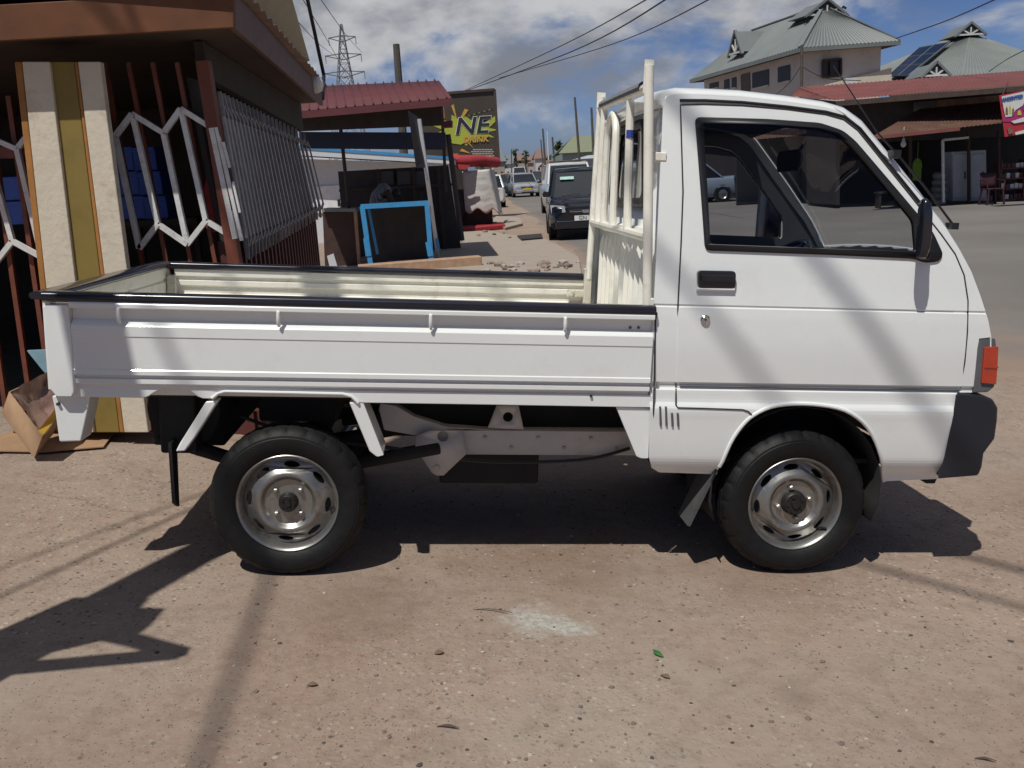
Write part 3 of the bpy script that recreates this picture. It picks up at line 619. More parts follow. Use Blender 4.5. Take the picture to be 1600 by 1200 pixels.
# ================================================================= ground, road, sky, light
def V3(n, x, y, z=0): return (x, y, z)
def ground_mat():
    m = bpy.data.materials.new('worn_earth_and_concrete'); m.use_nodes = True; nt = m.node_tree; N = nt.nodes; L = nt.links; b = N['Principled BSDF']
    tc = N.new('ShaderNodeTexCoord')
    def noise(s, d=8, r=.65, dist=0):
        n = N.new('ShaderNodeTexNoise'); n.inputs['Scale'].default_value = s; n.inputs['Detail'].default_value = d; n.inputs['Roughness'].default_value = r; n.inputs['Distortion'].default_value = dist
        L.new(tc.outputs['Object'], n.inputs['Vector']); return n.outputs['Fac']
    def rng(v, a, c, lo=0, hi=1):
        r = N.new('ShaderNodeMapRange'); r.inputs['From Min'].default_value = a; r.inputs['From Max'].default_value = c; r.inputs['To Min'].default_value = lo; r.inputs['To Max'].default_value = hi
        L.new(v, r.inputs['Value']); return r.outputs['Result']
    wn_ = N.new('ShaderNodeTexNoise'); wn_.inputs['Scale'].default_value = 70; wn_.inputs['Detail'].default_value = 3; L.new(tc.outputs['Object'], wn_.inputs['Vector'])
    ws_ = N.new('ShaderNodeVectorMath'); ws_.operation = 'SCALE'; ws_.inputs['Scale'].default_value = .009; L.new(wn_.outputs['Color'], ws_.inputs[0]); wa_ = N.new('ShaderNodeVectorMath'); wa_.operation = 'ADD'; L.new(ws_.outputs[0], wa_.inputs[0]); L.new(tc.outputs['Object'], wa_.inputs[1])
    def mix(f, A, B, mode='MIX'):
        x = N.new('ShaderNodeMix'); x.data_type = 'RGBA'; x.blend_type = mode
        for k, v in (('A', A), ('B', B)):
            if isinstance(v, tuple): x.inputs[k].default_value = (*v, 1)
            else: L.new(v, x.inputs[k])
        if isinstance(f, float): x.inputs['Factor'].default_value = f
        else: L.new(f, x.inputs['Factor'])
        return x.outputs['Result']
    def vor(s, feat='F1', rnd_=1.0):
        v = N.new('ShaderNodeTexVoronoi'); v.inputs['Scale'].default_value = s; v.feature = feat; v.inputs['Randomness'].default_value = rnd_
        L.new(wa_.outputs[0], v.inputs['Vector']); return v
    def mul(a, c):
        x = N.new('ShaderNodeMath'); x.operation = 'MULTIPLY'
        for i, v in enumerate((a, c)):
            if isinstance(v, float): x.inputs[i].default_value = v
            else: L.new(v, x.inputs[i])
        return x.outputs[0]
    c = mix(rng(noise(.8, 7, .62), .40, .60), (.245, .162, .120), (.35, .258, .20))          # reddish earth film over concrete
    c = mix(rng(noise(.45, 5, .6), .45, .62), c, (.30, .245, .20))                      # greyer concrete patches
    c = mix(rng(noise(3.2, 9, .72), .54, .66, 0, .55), c, (.165, .105, .075))                # damp/dirty stains
    c = mix(rng(noise(26, 6, .75), .35, .7, 0, .8), c, (.32, .255, .205))                 # sandy grain
    exposed = rng(noise(.75, 6, .6), .42, .56)                                          # where the aggregate is exposed
    v1 = vor(52); v2 = vor(27); v3 = vor(130)
    s1 = mul(rng(v1.outputs['Distance'], .28, .44, 1, 0), exposed)
    colr = N.new('ShaderNodeSeparateColor'); L.new(v1.outputs['Color'], colr.inputs[0])
    stone = mix(colr.outputs[0], (.10, .075, .06), (.46, .40, .34))
    c = mix(mul(s1, rng(colr.outputs[1], .5, .7)), c, stone)
    colr2 = N.new('ShaderNodeSeparateColor'); L.new(v2.outputs['Color'], colr2.inputs[0])
    s2 = mul(rng(v2.outputs['Distance'], .12, .24, 1, 0), mul(rng(colr2.outputs[1], .62, .72), rng(noise(.7, 4), .38, .5)))
    c = mix(s2, c, mix(colr2.outputs[0], (.10, .075, .06), (.36, .32, .28)))
    colr3 = N.new('ShaderNodeSeparateColor'); L.new(v3.outputs['Color'], colr3.inputs[0])
    c = mix(mul(rng(v3.outputs['Distance'], .2, .35, 1, 0), rng(colr3.outputs[1], .80, .9)), c, (.07, .05, .04))
    for (px_, py_, r0_, r1_, cc_, am_) in ((870, 868, .05, .55, (.17, .095, .055), .55), (560, 940, .0, .35, (.17, .115, .08), .4), (1240, 1086, .0, .10, (.15, .11, .085), .6), (1180, 905, .0, .35, (.19, .125, .09), .45), (1000, 1120, .1, .7, (.36, .31, .26), .35)):
        q_ = gnd(px_, py_); m_ = N.new('ShaderNodeVectorMath'); m_.operation = 'DISTANCE'; m_.inputs[1].default_value = (q_.x, q_.y, q_.z); L.new(tc.outputs['Object'], m_.inputs[0])
        a_ = N.new('ShaderNodeMath'); a_.operation = 'ADD'; L.new(m_.outputs['Value'], a_.inputs[0]); L.new(rng(noise(4, 8, .65), .3, .7, -.35 * r1_, .35 * r1_), a_.inputs[1])
        c = mix(rng(a_.outputs[0], r0_, r1_, am_, 0), c, cc_)
    c = mix(rng(noise(11, 7, .7), .48, .68, 0, .35), c, (.15, .105, .08))
    # whitish scraped cement spot
    sp = gnd(852, 975)
    mp = N.new('ShaderNodeVectorMath'); mp.operation = 'DISTANCE'; mp.inputs[1].default_value = (sp.x, sp.y, sp.z); L.new(tc.outputs['Object'], mp.inputs[0])
    ad = N.new('ShaderNodeMath'); ad.operation = 'ADD'; L.new(mp.outputs['Value'], ad.inputs[0]); L.new(rng(noise(6.5, 7, .58), .3, .7, -.10, .10), ad.inputs[1])
    c = mix(rng(ad.outputs[0], .06, .14, .75, 0), c, mix(rng(noise(45, 8, .7), .4, .6), (.48, .49, .45), (.30, .27, .23)))
    # thin cracks
    ve = N.new('ShaderNodeTexVoronoi'); ve.feature = 'DISTANCE_TO_EDGE'; ve.inputs['Scale'].default_value = .42
    wv = N.new('ShaderNodeVectorMath'); wv.operation = 'ADD'; nv = N.new('ShaderNodeTexNoise'); nv.inputs['Scale'].default_value = 3; nv.inputs['Detail'].default_value = 6
    L.new(tc.outputs['Object'], nv.inputs['Vector']); L.new(tc.outputs['Object'], wv.inputs[0]); sc_ = N.new('ShaderNodeVectorMath'); sc_.operation = 'SCALE'; sc_.inputs['Scale'].default_value = .28
    L.new(nv.outputs['Color'], sc_.inputs[0]); L.new(sc_.outputs[0], wv.inputs[1]); L.new(wv.outputs[0], ve.inputs['Vector'])
    c = mix(mul(rng(ve.outputs['Distance'], 0.0, .005, .35, 0), rng(noise(.6, 3), .52, .64)), c, (.06, .045, .035))
    L.new(c, b.inputs['Base Color']); b.inputs['Roughness'].default_value = .92; b.inputs['Specular IOR Level'].default_value = .25
    bp = N.new('ShaderNodeBump'); bp.inputs['Strength'].default_value = .7; bp.inputs['Distance'].default_value = .006; L.new(noise(38, 8, .72), bp.inputs['Height'])
    b2 = N.new('ShaderNodeBump'); b2.inputs['Strength'].default_value = .3; b2.inputs['Distance'].default_value = .005; L.new(s1, b2.inputs['Height']); L.new(bp.outputs['Normal'], b2.inputs['Normal'])
    b3 = N.new('ShaderNodeBump'); b3.inputs['Strength'].default_value = .6; b3.inputs['Distance'].default_value = .03; L.new(noise(2.2, 5), b3.inputs['Height']); L.new(b2.outputs['Normal'], b3.inputs['Normal'])
    L.new(b3.outputs['Normal'], b.inputs['Normal']); return m
def axis_vals(segs):
    out = [segs[0][0]]
    for a, b, h in segs:
        n = max(1, round((b - a) / h)); out += [a + (b - a) * (i + 1) / n for i in range(n)]
    return out
gx = axis_vals([(-900, -200, 100), (-200, -40, 20), (-40, -10, 3), (-10, 20, .4), (20, 60, 4), (60, 200, 20), (200, 900, 100)])
gy = axis_vals([(-60, -8, 4), (-8, 16, .3), (16, 60, 2), (60, 200, 10), (200, 1600, 100)])
g = MB(); g.add([(x, y, ground_z(x, y)) for y in gy for x in gx], [(j * len(gx) + i, j * len(gx) + i + 1, (j + 1) * len(gx) + i + 1, (j + 1) * len(gx) + i) for j in range(len(gy) - 1) for i in range(len(gx) - 1)])
setting(g.build('ground', ground_mat(), smooth=60, merge=False))
# road: strip between a wavy left edge and a right edge
def road_mat():
    m = bpy.data.materials.new('dusty_asphalt'); m.use_nodes = True; nt = m.node_tree; N = nt.nodes; L = nt.links; b = N['Principled BSDF']
    tc = N.new('ShaderNodeTexCoord'); at_ = N.new('ShaderNodeAttribute'); at_.attribute_name = 'edge'
    n1 = N.new('ShaderNodeTexNoise'); n1.inputs['Scale'].default_value = 1.1; n1.inputs['Detail'].default_value = 8; L.new(tc.outputs['Object'], n1.inputs['Vector'])
    n2 = N.new('ShaderNodeTexNoise'); n2.inputs['Scale'].default_value = 40; n2.inputs['Detail'].default_value = 4; L.new(tc.outputs['Object'], n2.inputs['Vector'])
    a = N.new('ShaderNodeMix'); a.data_type = 'RGBA'; a.inputs['A'].default_value = (.125, .113, .102, 1); a.inputs['B'].default_value = (.20, .183, .167, 1)
    n4 = N.new('ShaderNodeTexNoise'); n4.inputs['Scale'].default_value = .35; n4.inputs['Detail'].default_value = 7; L.new(tc.outputs['Object'], n4.inputs['Vector']); av = N.new('ShaderNodeMath'); av.operation = 'MULTIPLY_ADD'; av.inputs[1].default_value = 1.6; av.inputs[2].default_value = -.55; L.new(n4.outputs['Fac'], av.inputs[0]); a5 = N.new('ShaderNodeMath'); a5.operation = 'ADD'; L.new(av.outputs[0], a5.inputs[0]); n6 = N.new('ShaderNodeMath'); n6.operation = 'MULTIPLY'; n6.inputs[1].default_value = .5; L.new(n2.outputs['Fac'], n6.inputs[0]); L.new(n6.outputs[0], a5.inputs[1]); L.new(a5.outputs[0], a.inputs['Factor'])
    ad = N.new('ShaderNodeMath'); ad.operation = 'ADD'; L.new(at_.outputs['Fac'], ad.inputs[0])
    r = N.new('ShaderNodeMapRange'); r.inputs['From Min'].default_value = .3; r.inputs['From Max'].default_value = .7; r.inputs['To Min'].default_value = -.35; r.inputs['To Max'].default_value = .35
    L.new(n1.outputs['Fac'], r.inputs['Value']); L.new(r.outputs['Result'], ad.inputs[1])
    r2 = N.new('ShaderNodeMapRange'); r2.inputs['From Min'].default_value = .15; r2.inputs['From Max'].default_value = .75; L.new(ad.outputs[0], r2.inputs['Value'])
    mx = N.new('ShaderNodeMix'); mx.data_type = 'RGBA'; mx.inputs['A'].default_value = (.25, .182, .14, 1); L.new(r2.outputs['Result'], mx.inputs['Factor']); L.new(a.outputs['Result'], mx.inputs['B'])
    L.new(mx.outputs['Result'], b.inputs['Base Color']); b.inputs['Roughness'].default_value = .85
    bp = N.new('ShaderNodeBump'); bp.inputs['Strength'].default_value = .3; bp.inputs['Distance'].default_value = .005; L.new(n2.outputs['Fac'], bp.inputs['Height']); L.new(bp.outputs['Normal'], b.inputs['Normal'])
    return m
left_edge = [(-18, 400), (-9, 220), (-3.2, 120), (-.6, 75), (.55, 48), (.95, 34), (1.15, 24), (1.3, 17), (1.6, 12.5), (2.3, 9.6), (3.3, 8.0), (4.6, 6.9), (7, 6.0), (12, 5.2), (22, 4.5), (40, 4)]
right_edge = [(-9, 402), (1, 222), (5, 122), (7.2, 78), (8.5, 55), (11, 42), (14, 33), (17, 29), (19, 27.5), (21, 26.5), (23, 25.5), (25, 24.5), (28, 23), (33, 21), (40, 19), (55, 17)]
le = spline([Vector((x, y, 0)) for x, y in left_edge], 5); re_ = spline([Vector((x, y, 0)) for x, y in right_edge], 5)
rmb = MB(); ed = []; NC = 40
vs = []
for i, (a, b) in enumerate(zip(le, re_)):
    a = a + Vector((rnd.uniform(-.12, .12), rnd.uniform(-.1, .1), 0))
    for j in range(NC + 1):
        t = (j / NC) ** 1.6; p = a.lerp(b, t); p.z = ground_z(p.x, p.y) + (-.03 if j in (0, NC) else .012); vs.append(p)
        dd = min((p - a).length / (.5 if p.y > 11 else 2.6), (p - b).length / 1.5); ed.append(min(1, dd))
rmb.add(vs, [(i * (NC + 1) + j, i * (NC + 1) + j + 1, (i + 1) * (NC + 1) + j + 1, (i + 1) * (NC + 1) + j) for i in range(len(le) - 1) for j in range(NC)])
road = rmb.build('road', road_mat(), smooth=60, merge=False)
att = road.data.attributes.new('edge', 'FLOAT', 'POINT'); att.data.foreach_set('value', ed); setting(road)

# sun, measured from the truck's shadow
Ld = (T @ Vector((.36, .50, -1.0))).normalized()
sun = bpy.data.lights.new('sun', 'SUN'); sun.energy = SUN_E; sun.angle = R(.53); sun.color = (1, .972, .90)
so = bpy.data.objects.new('sun', sun); col.objects.link(so); so.rotation_euler = (-Ld).to_track_quat('Z', 'Y').to_euler(); so.location = -Ld * 40
el = math.asin(-Ld.z); az = math.atan2(-Ld.x, -Ld.y)
world = bpy.data.worlds.new('World'); scene.world = world; world.use_nodes = True
nt = world.node_tree; N = nt.nodes; L = nt.links; bg = N['Background']
sky = N.new('ShaderNodeTexSky'); sky.sky_type = 'NISHITA'; sky.sun_disc = False; sky.sun_elevation = el; sky.sun_rotation = az; sky.altitude = 100; sky.dust_density = 1.0; sky.air_density = 1.2; sky.ozone_density = 2.5
tc = N.new('ShaderNodeTexCoord')
sep = N.new('ShaderNodeSeparateXYZ'); L.new(tc.outputs['Generated'], sep.inputs[0])
def math_(op, a, b=None):
    x = N.new('ShaderNodeMath'); x.operation = op
    for i, v in enumerate((a, b)):
        if v is None: continue
        if isinstance(v, (int, float)): x.inputs[i].default_value = v
        else: L.new(v, x.inputs[i])
    return x.outputs[0]
def rng_(v, a, b, lo=0.0, hi=1.0, smooth=True):
    r = N.new('ShaderNodeMapRange'); r.interpolation_type = 'SMOOTHSTEP' if smooth else 'LINEAR'
    r.inputs['From Min'].default_value = a; r.inputs['From Max'].default_value = b; r.inputs['To Min'].default_value = lo; r.inputs['To Max'].default_value = hi
    L.new(v, r.inputs['Value']); return r.outputs['Result']
mapn = N.new('ShaderNodeMapping'); mapn.inputs['Scale'].default_value = (1.0, 1.0, 1.9); mapn.inputs['Location'].default_value = (.35, .1, .2); L.new(tc.outputs['Generated'], mapn.inputs[0])
cn = N.new('ShaderNodeTexNoise'); cn.inputs['Scale'].default_value = 5.2; cn.inputs['Detail'].default_value = 12; cn.inputs['Roughness'].default_value = .56; cn.inputs['Distortion'].default_value = .25; L.new(mapn.outputs[0], cn.inputs['Vector'])
cn2 = N.new('ShaderNodeTexNoise'); cn2.inputs['Scale'].default_value = 7; cn2.inputs['Detail'].default_value = 10; cn2.inputs['Roughness'].default_value = .55; L.new(mapn.outputs[0], cn2.inputs['Vector'])
def blob(px, py, r0, r1):
    d = (ray(px, py)).normalized(); v = N.new('ShaderNodeVectorMath'); v.operation = 'DISTANCE'; v.inputs[1].default_value = d; L.new(tc.outputs['Generated'], v.inputs[0])
    return rng_(v.outputs['Value'], r0, r1, 1, 0)
dens = math_('ADD', math_('MULTIPLY', blob(860, -10, .04, .24), .36), math_('MULTIPLY', blob(500, 50, .03, .22), .33))
dens = math_('ADD', dens, math_('MULTIPLY', blob(1270, 20, .02, .15), .16))
dens = math_('ADD', dens, math_('MULTIPLY', blob(1100, 30, .02, .13), .12))
dens = math_('ADD', dens, rng_(sep.outputs['Z'], .3, .8, 0, .16))
dens = math_('ADD', dens, math_('MULTIPLY', blob(850, 240, .02, .11), -.26))
dens = math_('ADD', dens, math_('MULTIPLY', math_('ADD', cn.outputs['Fac'], -.50), 1.5))
cm = rng_(dens, .06, .30)
shade = rng_(math_('ADD', cn2.outputs['Fac'], math_('MULTIPLY', dens, -.22)), .30, .56)
ccol = N.new('ShaderNodeMix'); ccol.data_type = 'RGBA'; ccol.inputs['A'].default_value = (3.6, 3.9, 4.6, 1); ccol.inputs['B'].default_value = (9.2, 9.3, 9.6, 1); L.new(shade, ccol.inputs['Factor'])
skyt = N.new('ShaderNodeMix'); skyt.data_type = 'RGBA'; skyt.blend_type = 'MULTIPLY'; skyt.inputs['Factor'].default_value = 1
skt = N.new('ShaderNodeMix'); skt.data_type = 'RGBA'; L.new(rng_(sep.outputs['Z'], .0, .30), skt.inputs['Factor']); skt.inputs['A'].default_value = SKY_LO; skt.inputs['B'].default_value = SKY_HI
L.new(sky.outputs[0], skyt.inputs['A']); L.new(skt.outputs['Result'], skyt.inputs['B'])
fin = N.new('ShaderNodeMix'); fin.data_type = 'RGBA'; L.new(cm, fin.inputs['Factor']); L.new(skyt.outputs['Result'], fin.inputs['A']); L.new(ccol.outputs['Result'], fin.inputs['B'])
L.new(fin.outputs['Result'], bg.inputs['Color']); bg.inputs['Strength'].default_value = SKY_S

# camera
cd = bpy.data.cameras.new('camera'); cd.sensor_width = 36; cd.lens = F / 1600 * 36; cd.clip_end = 4000; cd.clip_start = .05
co = bpy.data.objects.new('camera', cd); col.objects.link(co); scene.camera = co
Rm = Matrix((Vector((W[0][0], W[1][0], W[2][0])), -Vector((W[0][1], W[1][1], W[2][1])), -Vector((W[0][2], W[1][2], W[2][2])))).transposed()
co.matrix_world = Matrix.Translation(CAM) @ Rm.to_4x4()
scene.view_settings.view_transform = 'Standard'; scene.view_settings.look = 'None'; scene.view_settings.exposure = EXPO; scene.view_settings.gamma = 1
scene.cycles.max_bounces = 8; scene.cycles.transparent_max_bounces = 16
try: scene.cycles.use_denoising = True
except Exception: pass

# loose stones and litter
st = MB()
def rock(c, r):
    bm = bmesh.new(); bmesh.ops.create_icosphere(bm, subdivisions=1, radius=1)
    s = Vector((rnd.uniform(.7, 1.5), rnd.uniform(.7, 1.3), rnd.uniform(.35, .7))) * r; a = rnd.uniform(0, 6.28)
    vs = []
    for v in bm.verts:
        p = v.co * rnd.uniform(.75, 1.15); p = Vector((p.x * s.x, p.y * s.y, p.z * s.z)); vs.append(c + Vector((p.x * math.cos(a) - p.y * math.sin(a), p.x * math.sin(a) + p.y * math.cos(a), p.z)))
    bm.verts.index_update(); fs = [[v.index for v in f.verts] for f in bm.faces]; bm.free(); return vs, fs
for k in range(3400):
    x, y = rnd.gauss(.3, 1.3), rnd.uniform(.9, 4.2)
    if x < -1 and rnd.random() < .6: continue
    r = rnd.choice((.002, .003, .003, .004, .005, .007)) * rnd.uniform(.7, 1.3)
    vs_, fs_ = rock(Vector((x, y, plane_z(x, y) + r * .15)), r); st.add(vs_, fs_, rnd.choice((0, 0, 1, 1, 2, 3)))
M['st'] = [pbr('gravel_%d' % i, c, .9, 0, .2, 40) for i, c in enumerate(((.25, .19, .15), (.16, .12, .10), (.36, .32, .28), (.07, .055, .05)))]
o = st.build('loose_gravel', M['st'], smooth=0, merge=False); o['kind'] = 'stuff'
# ================================================================= left shop
def ats(pts, d): return [at(x, y, (d[i] if isinstance(d, (list, tuple)) else d)) for i, (x, y) in enumerate(pts)]
def slab(pts, d, th, mb=None, mi=0, dirv=None):
    mb = mb or MB(); mb.prism(ats(pts, d), dirv if dirv is not None else (0, th, 0), mi); return mb
M['fascia'] = pbr('varnished_orange_brown_board', (.125, .043, .012), .6, 0, .25, 5, dirt=(.10, .04, .02), dirt_amt=.5, dscale=4)
M['fascia2'] = pbr('shaded_brown_board', (.12, .062, .05), .6, 0, .25, 7, dirt=(.06, .035, .03), dirt_amt=.6, dscale=5)  # side board colour lowered for the shade on that face
M['soffit'] = pbr('dark_soffit_boards', (.06, .038, .03), .8, 0, .3, 6)
M['pier'] = pbr('stained_cream_plaster', (.62, .55, .44), .85, 0, .1, 5, dirt=(.26, .19, .13), dirt_amt=.7, dscale=5, bump=.3, bscale=30)
M['mustard'] = pbr('mustard_paint', (.22, .155, .035), .7, 0, .15, 6, dirt=(.12, .08, .03), dirt_amt=.4, dscale=6)
M['orangestripe'] = pbr('orange_brown_paint', (.36, .16, .04), .7, 0, .2, 8)
M['brownbar'] = pbr('red_brown_oxide_paint', (.16, .045, .025), .55, 0, .25, 12)
M['grille'] = pbr('grey_white_grille_paint', (.66, .66, .65), .45, 0, .12, 20, dirt=(.12, .07, .04), dirt_amt=.5, dscale=18)
M['gate'] = pbr('folding_gate_grey_metal', (.36, .34, .33), .55, .0, .2, 14, dirt=(.10, .06, .045), dirt_amt=.5, dscale=10)
M['maroon'] = pbr('maroon_metal_sheet', (.10, .028, .024), .6, 0, .25, 8)
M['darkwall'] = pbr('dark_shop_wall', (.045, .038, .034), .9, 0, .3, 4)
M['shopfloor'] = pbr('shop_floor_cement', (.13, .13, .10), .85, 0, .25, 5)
M['yellowwall'] = pbr('faded_yellow_sheet', (.42, .37, .25), .75, 0, .15, 6, dirt=(.16, .12, .08), dirt_amt=.6, dscale=6)
M['blue'] = pbr('blue_plastic', (.035, .10, .48), .35, 0, .2, 10)
M['red'] = pbr('red_cloth', (.36, .035, .04), .8, 0, .25, 14)
M['cardboard'] = pbr('cardboard_brown', (.34, .21, .12), .85, 0, .15, 8, dirt=(.15, .09, .05), dirt_amt=.4, dscale=9)
M['plastic_brown'] = pbr('brown_plastic_wrap', (.20, .12, .10), .18, 0, .3, 9, bump=.9, bscale=16, coat=.6)
M['yellowcard'] = pbr('yellow_carton_print', (.55, .33, .04), .7, 0, .15, 12)
M['paleblue'] = pbr('pale_blue_sheet', (.20, .34, .42), .7, 0, .15, 9)

shop = thing('kiosk_shop', 'brown boarded kiosk with cream and mustard pillar and white zigzag window grilles at left', 'shop', gnd(110, 690))
DF = 4.58
A = at(365, 43, DF); A2 = at(365, -14, DF)
zb, zt = A.z, A2.z
Bx = at(505, 165, 1); dirB = Bx - CAM; B = CAM + dirB * ((zb - HC) / dirB.z)     # far end of the side eave, same height
B2 = Vector((B.x, B.y, zt)); Lf = Vector((A.x - 4.2, A.y + .05, zb))
mb = MB(); mb.prism([A, A2, Vector((Lf.x, Lf.y, zt)), Lf], (0, .03, 0)); mb.build('fascia_board', M['fascia'], shop, bevel=.004)
nB = Vector((-(B - A).y, (B - A).x, 0)).normalized()
if nB.x > 0: nB = -nB
mb = MB(); mb.prism([A + Vector((0, .032, 0)), B, B2, A2 + Vector((0, .032, 0))], nB * .03); mb.build('fascia_board', M['fascia2'], shop, bevel=.004)
mb = MB(); mb.prism([A + Vector((-.03, .03, .03)), B + Vector((-.03, 0, .03)), Vector((B.x - 3.2, B.y + .3, zb + .03)), Vector((Lf.x, Lf.y + .04, zb + .03))], (0, 0, .02)); mb.build('soffit', M['soffit'], shop)
# corrugated roof sheet just over the fascia
mb = MB(); nn = 60; rr = []
for i in range(nn + 1):
    t = i / nn; p = (A2 + Vector((.05, -.06, .0))).lerp(B2 + Vector((.05, .05, 0)), t); z = .018 * math.sin(i * 2.1)
    rr.append([p + Vector((0, 0, z + .02)), p + Vector((-4.2, .05, z + .55))])
mb.loft(rr, ring=False); mb.build('roof', pbr('rusty_roof_sheet', (.20, .13, .10), .6, .2, .3, 5, dirt=(.28, .12, .05), dirt_amt=.6), shop, smooth=60, solid=.006)
# pale parapet sheet standing behind the roof edge
pq = ats([(392, -12), (448, -12), (484, 92), (478, 96)], [6.0, 6.0, 8.3, 8.3]); 
mb = MB(); mb.prism([at(300, -60, 5.6), at(440, -60, 6.6), at(484, 95, 8.4), at(440, 95, 8.2), at(380, 30, 6.4)], (-.05, .05, 0)); mb.build('parapet', M['yellowwall'], shop)
# plastered pillar in coloured strips
def strip(a0, a1, b0, b1, d, m, th=.22, y0=96, y1=676, nm='pillar'):
    mb = slab([(a0, y0), (a1, y0), (b1, y1), (b0, y1)], d, th); return mb.build(nm, M[m], shop, bevel=.006)
strip(22, 34, 88, 96, 4.77, 'orangestripe', .15, nm='painted_edge'); strip(34, 77, 96, 146, 4.75, 'pier'); strip(77, 116, 146, 187, 4.77, 'mustard', .18); strip(116, 121, 187, 194, 4.765, 'orangestripe', .18, nm='painted_edge'); strip(121, 156, 194, 232, 4.75, 'pier', .05)
# shop box: back, floor, ceiling, left
zf = plane_z(-2.2, 5.0) + .06
rm = MB(); x0, x1, y0, y1 = A.x - 4.3, A.x - .66, 5.2, 8.7
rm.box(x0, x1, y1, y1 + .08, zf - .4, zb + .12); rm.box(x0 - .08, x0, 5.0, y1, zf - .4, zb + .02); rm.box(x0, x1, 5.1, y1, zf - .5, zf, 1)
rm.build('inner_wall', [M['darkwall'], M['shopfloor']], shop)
mb = slab([(-140, 690), (-140, 560), (84, 560), (98, 690)], 4.95, .06); 
mb = slab([(0, 392), (345, 392), (360, 700), (60, 700)], 5.3, .05); mb.v = [v for v in mb.v]
# window sill wall below the right-hand grille
mb = MB(); mb.prism(ats([(185, 560), (396, 560), (420, 680), (200, 680)], 5.05), (0, .1, 0)); mb.build('wall', M['maroon'], shop)
# brown bars and white grille on the front
def bars(segs, d, w, nm, m, par=shop):
    mb = MB()
    for i_, (a, b) in enumerate(segs): mb.bar(at(*a, d + .004 * (i_ % 4)), at(*b, d + .004 * (i_ % 4)), w, w, up=(0, 1, 0))
    return mb.build(nm, M[m], par)
seg = []
for k in range(4): seg.append(((165 + 38 * k - 2, 98), (165 + 38 * k + 88 + 14, 640)))
wg = bars(seg, 5.0, .022, 'window_bars', 'brownbar')
bars([((318, 96), (404, 640))], 4.98, .065, 'window_post', 'brownbar')
seg = []; ln = []
def node(k, top):
    lo = (k % 2 == 0)
    return (180 + 38 * k, 213 - 5 * k if lo else 178 - 4 * (k - 1)) if top else (218 + 36.5 * k, 388 - 3 * k if lo else 350 - 2.5 * (k - 1))
nodes_t = [(180, 213), (207, 178), (256, 208), (283, 170), (331, 200)]; nodes_b = [(218, 388), (247, 350), (293, 382), (322, 345), (368, 373)]
for q in (nodes_t, nodes_b):
    for a, b in zip(q, q[1:]): seg.append((a, b))
for a, b in zip(nodes_t, nodes_b): seg.append((a, b))
bars(seg, 4.96, .027, 'window_grille', 'grille')
bars([((338, 199), (378, 376))], 4.955, .018, 'grille_frame', 'grille'); bars([((349, 222), (359, 262)), ((364, 284), (375, 332))], 4.94, .012, 'hinge_plate', 'grille')
seg = []; nt_ = [(-56, 246), (-27, 210), (27, 233), (55, 198)]; nb_ = [(-14, 420), (20, 377), (66, 402), (95, 366)]
for q in (nt_, nb_):
    for a, b in zip(q, q[1:]): seg.append((a, b))
for a, b in zip(nt_, nb_): seg.append((a, b))
bars(seg, 5.02, .027, 'window_grille', 'grille')
bars([((-20, 150), (50, 640)), ((14, 150), (84, 640)), ((-60, 150), (10, 640))], 5.06, .026, 'window_bars', 'brownbar')
bars([((-80, 240), (46, 238))], 5.08, .06, 'window_bars', 'brownbar')
# folding security gate along the side
NG = 44
def gl(a, b, t, d0, d1):
    d = lerp(d0, d1, t); f = (1 / lerp(1 / d0, 1 / d1, t)); tt = (f - d0) / (d1 - d0); return at(lerp(a[0], b[0], t), lerp(a[1], b[1], t), f)
g1 = MB(); prev = None
for i in range(NG + 1):
    t = i / NG; p = gl((346, 182), (482, 232), t, 5.05, 8.9); q = gl((382, 372), (503, 318), t, 5.05, 8.9)
    off_ = nB * (.012 if i % 2 else -.012); p += off_; q += off_
    g1.bar(p, q, .045, .012, up=(nB.x, nB.y, 0))
    if prev:
        a, b = prev; m1 = (a + p) / 2 + Vector((0, 0, .13 if i % 2 else .06)); m0 = (b + q) / 2 - Vector((0, 0, .12 if i % 2 else .05))
        g1.bar(a, m1, .02, .008); g1.bar(m1, p, .02, .008); g1.bar(b, m0, .02, .008); g1.bar(m0, q, .02, .008)
    prev = (p, q)
g1.build('folding_gate', M['gate'], shop)
p0, p1 = gl((330, 120), (478, 205), 0, 5.05, 8.9), gl((330, 120), (478, 205), 1, 5.05, 8.9)
q0, q1 = gl((380, 375), (503, 322), 0, 5.05, 8.9), gl((380, 375), (503, 322), 1, 5.05, 8.9)
mb = MB(); mb.prism([q0 + nB * .09, q1 + nB * .09, q1 + nB * .09 - Vector((0, 0, 1.4)), q0 + nB * .09 - Vector((0, 0, 1.4))], nB * .05)
for k in range(26):
    t = k / 26; a = q0.lerp(q1, t) + nB * .07; mb.bar(a, a - Vector((0, 0, 1.3)), .05, .03, up=(nB.x, nB.y, 0))
mb.build('side_wall', M['maroon'], shop)
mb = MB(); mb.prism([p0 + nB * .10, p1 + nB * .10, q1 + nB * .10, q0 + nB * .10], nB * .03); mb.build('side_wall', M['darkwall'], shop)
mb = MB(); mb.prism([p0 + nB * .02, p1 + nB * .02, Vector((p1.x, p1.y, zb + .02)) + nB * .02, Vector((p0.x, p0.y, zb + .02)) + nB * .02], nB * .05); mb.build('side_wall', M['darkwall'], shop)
mb = MB(); c = at(491, 119, 8.3); mb.lathe([(0, .0), (.03, .0), (.032, .04), (.055, .08), (.075, .13), (.075, .17), (.05, .21), (0, .23)], c + Vector((-.02, -.05, .06)), (.25, -.3, -1), 16); mb.build('lamp_bulb', pbr('bulb_glass', (.75, .75, .72), .2, 0, .05), shop)
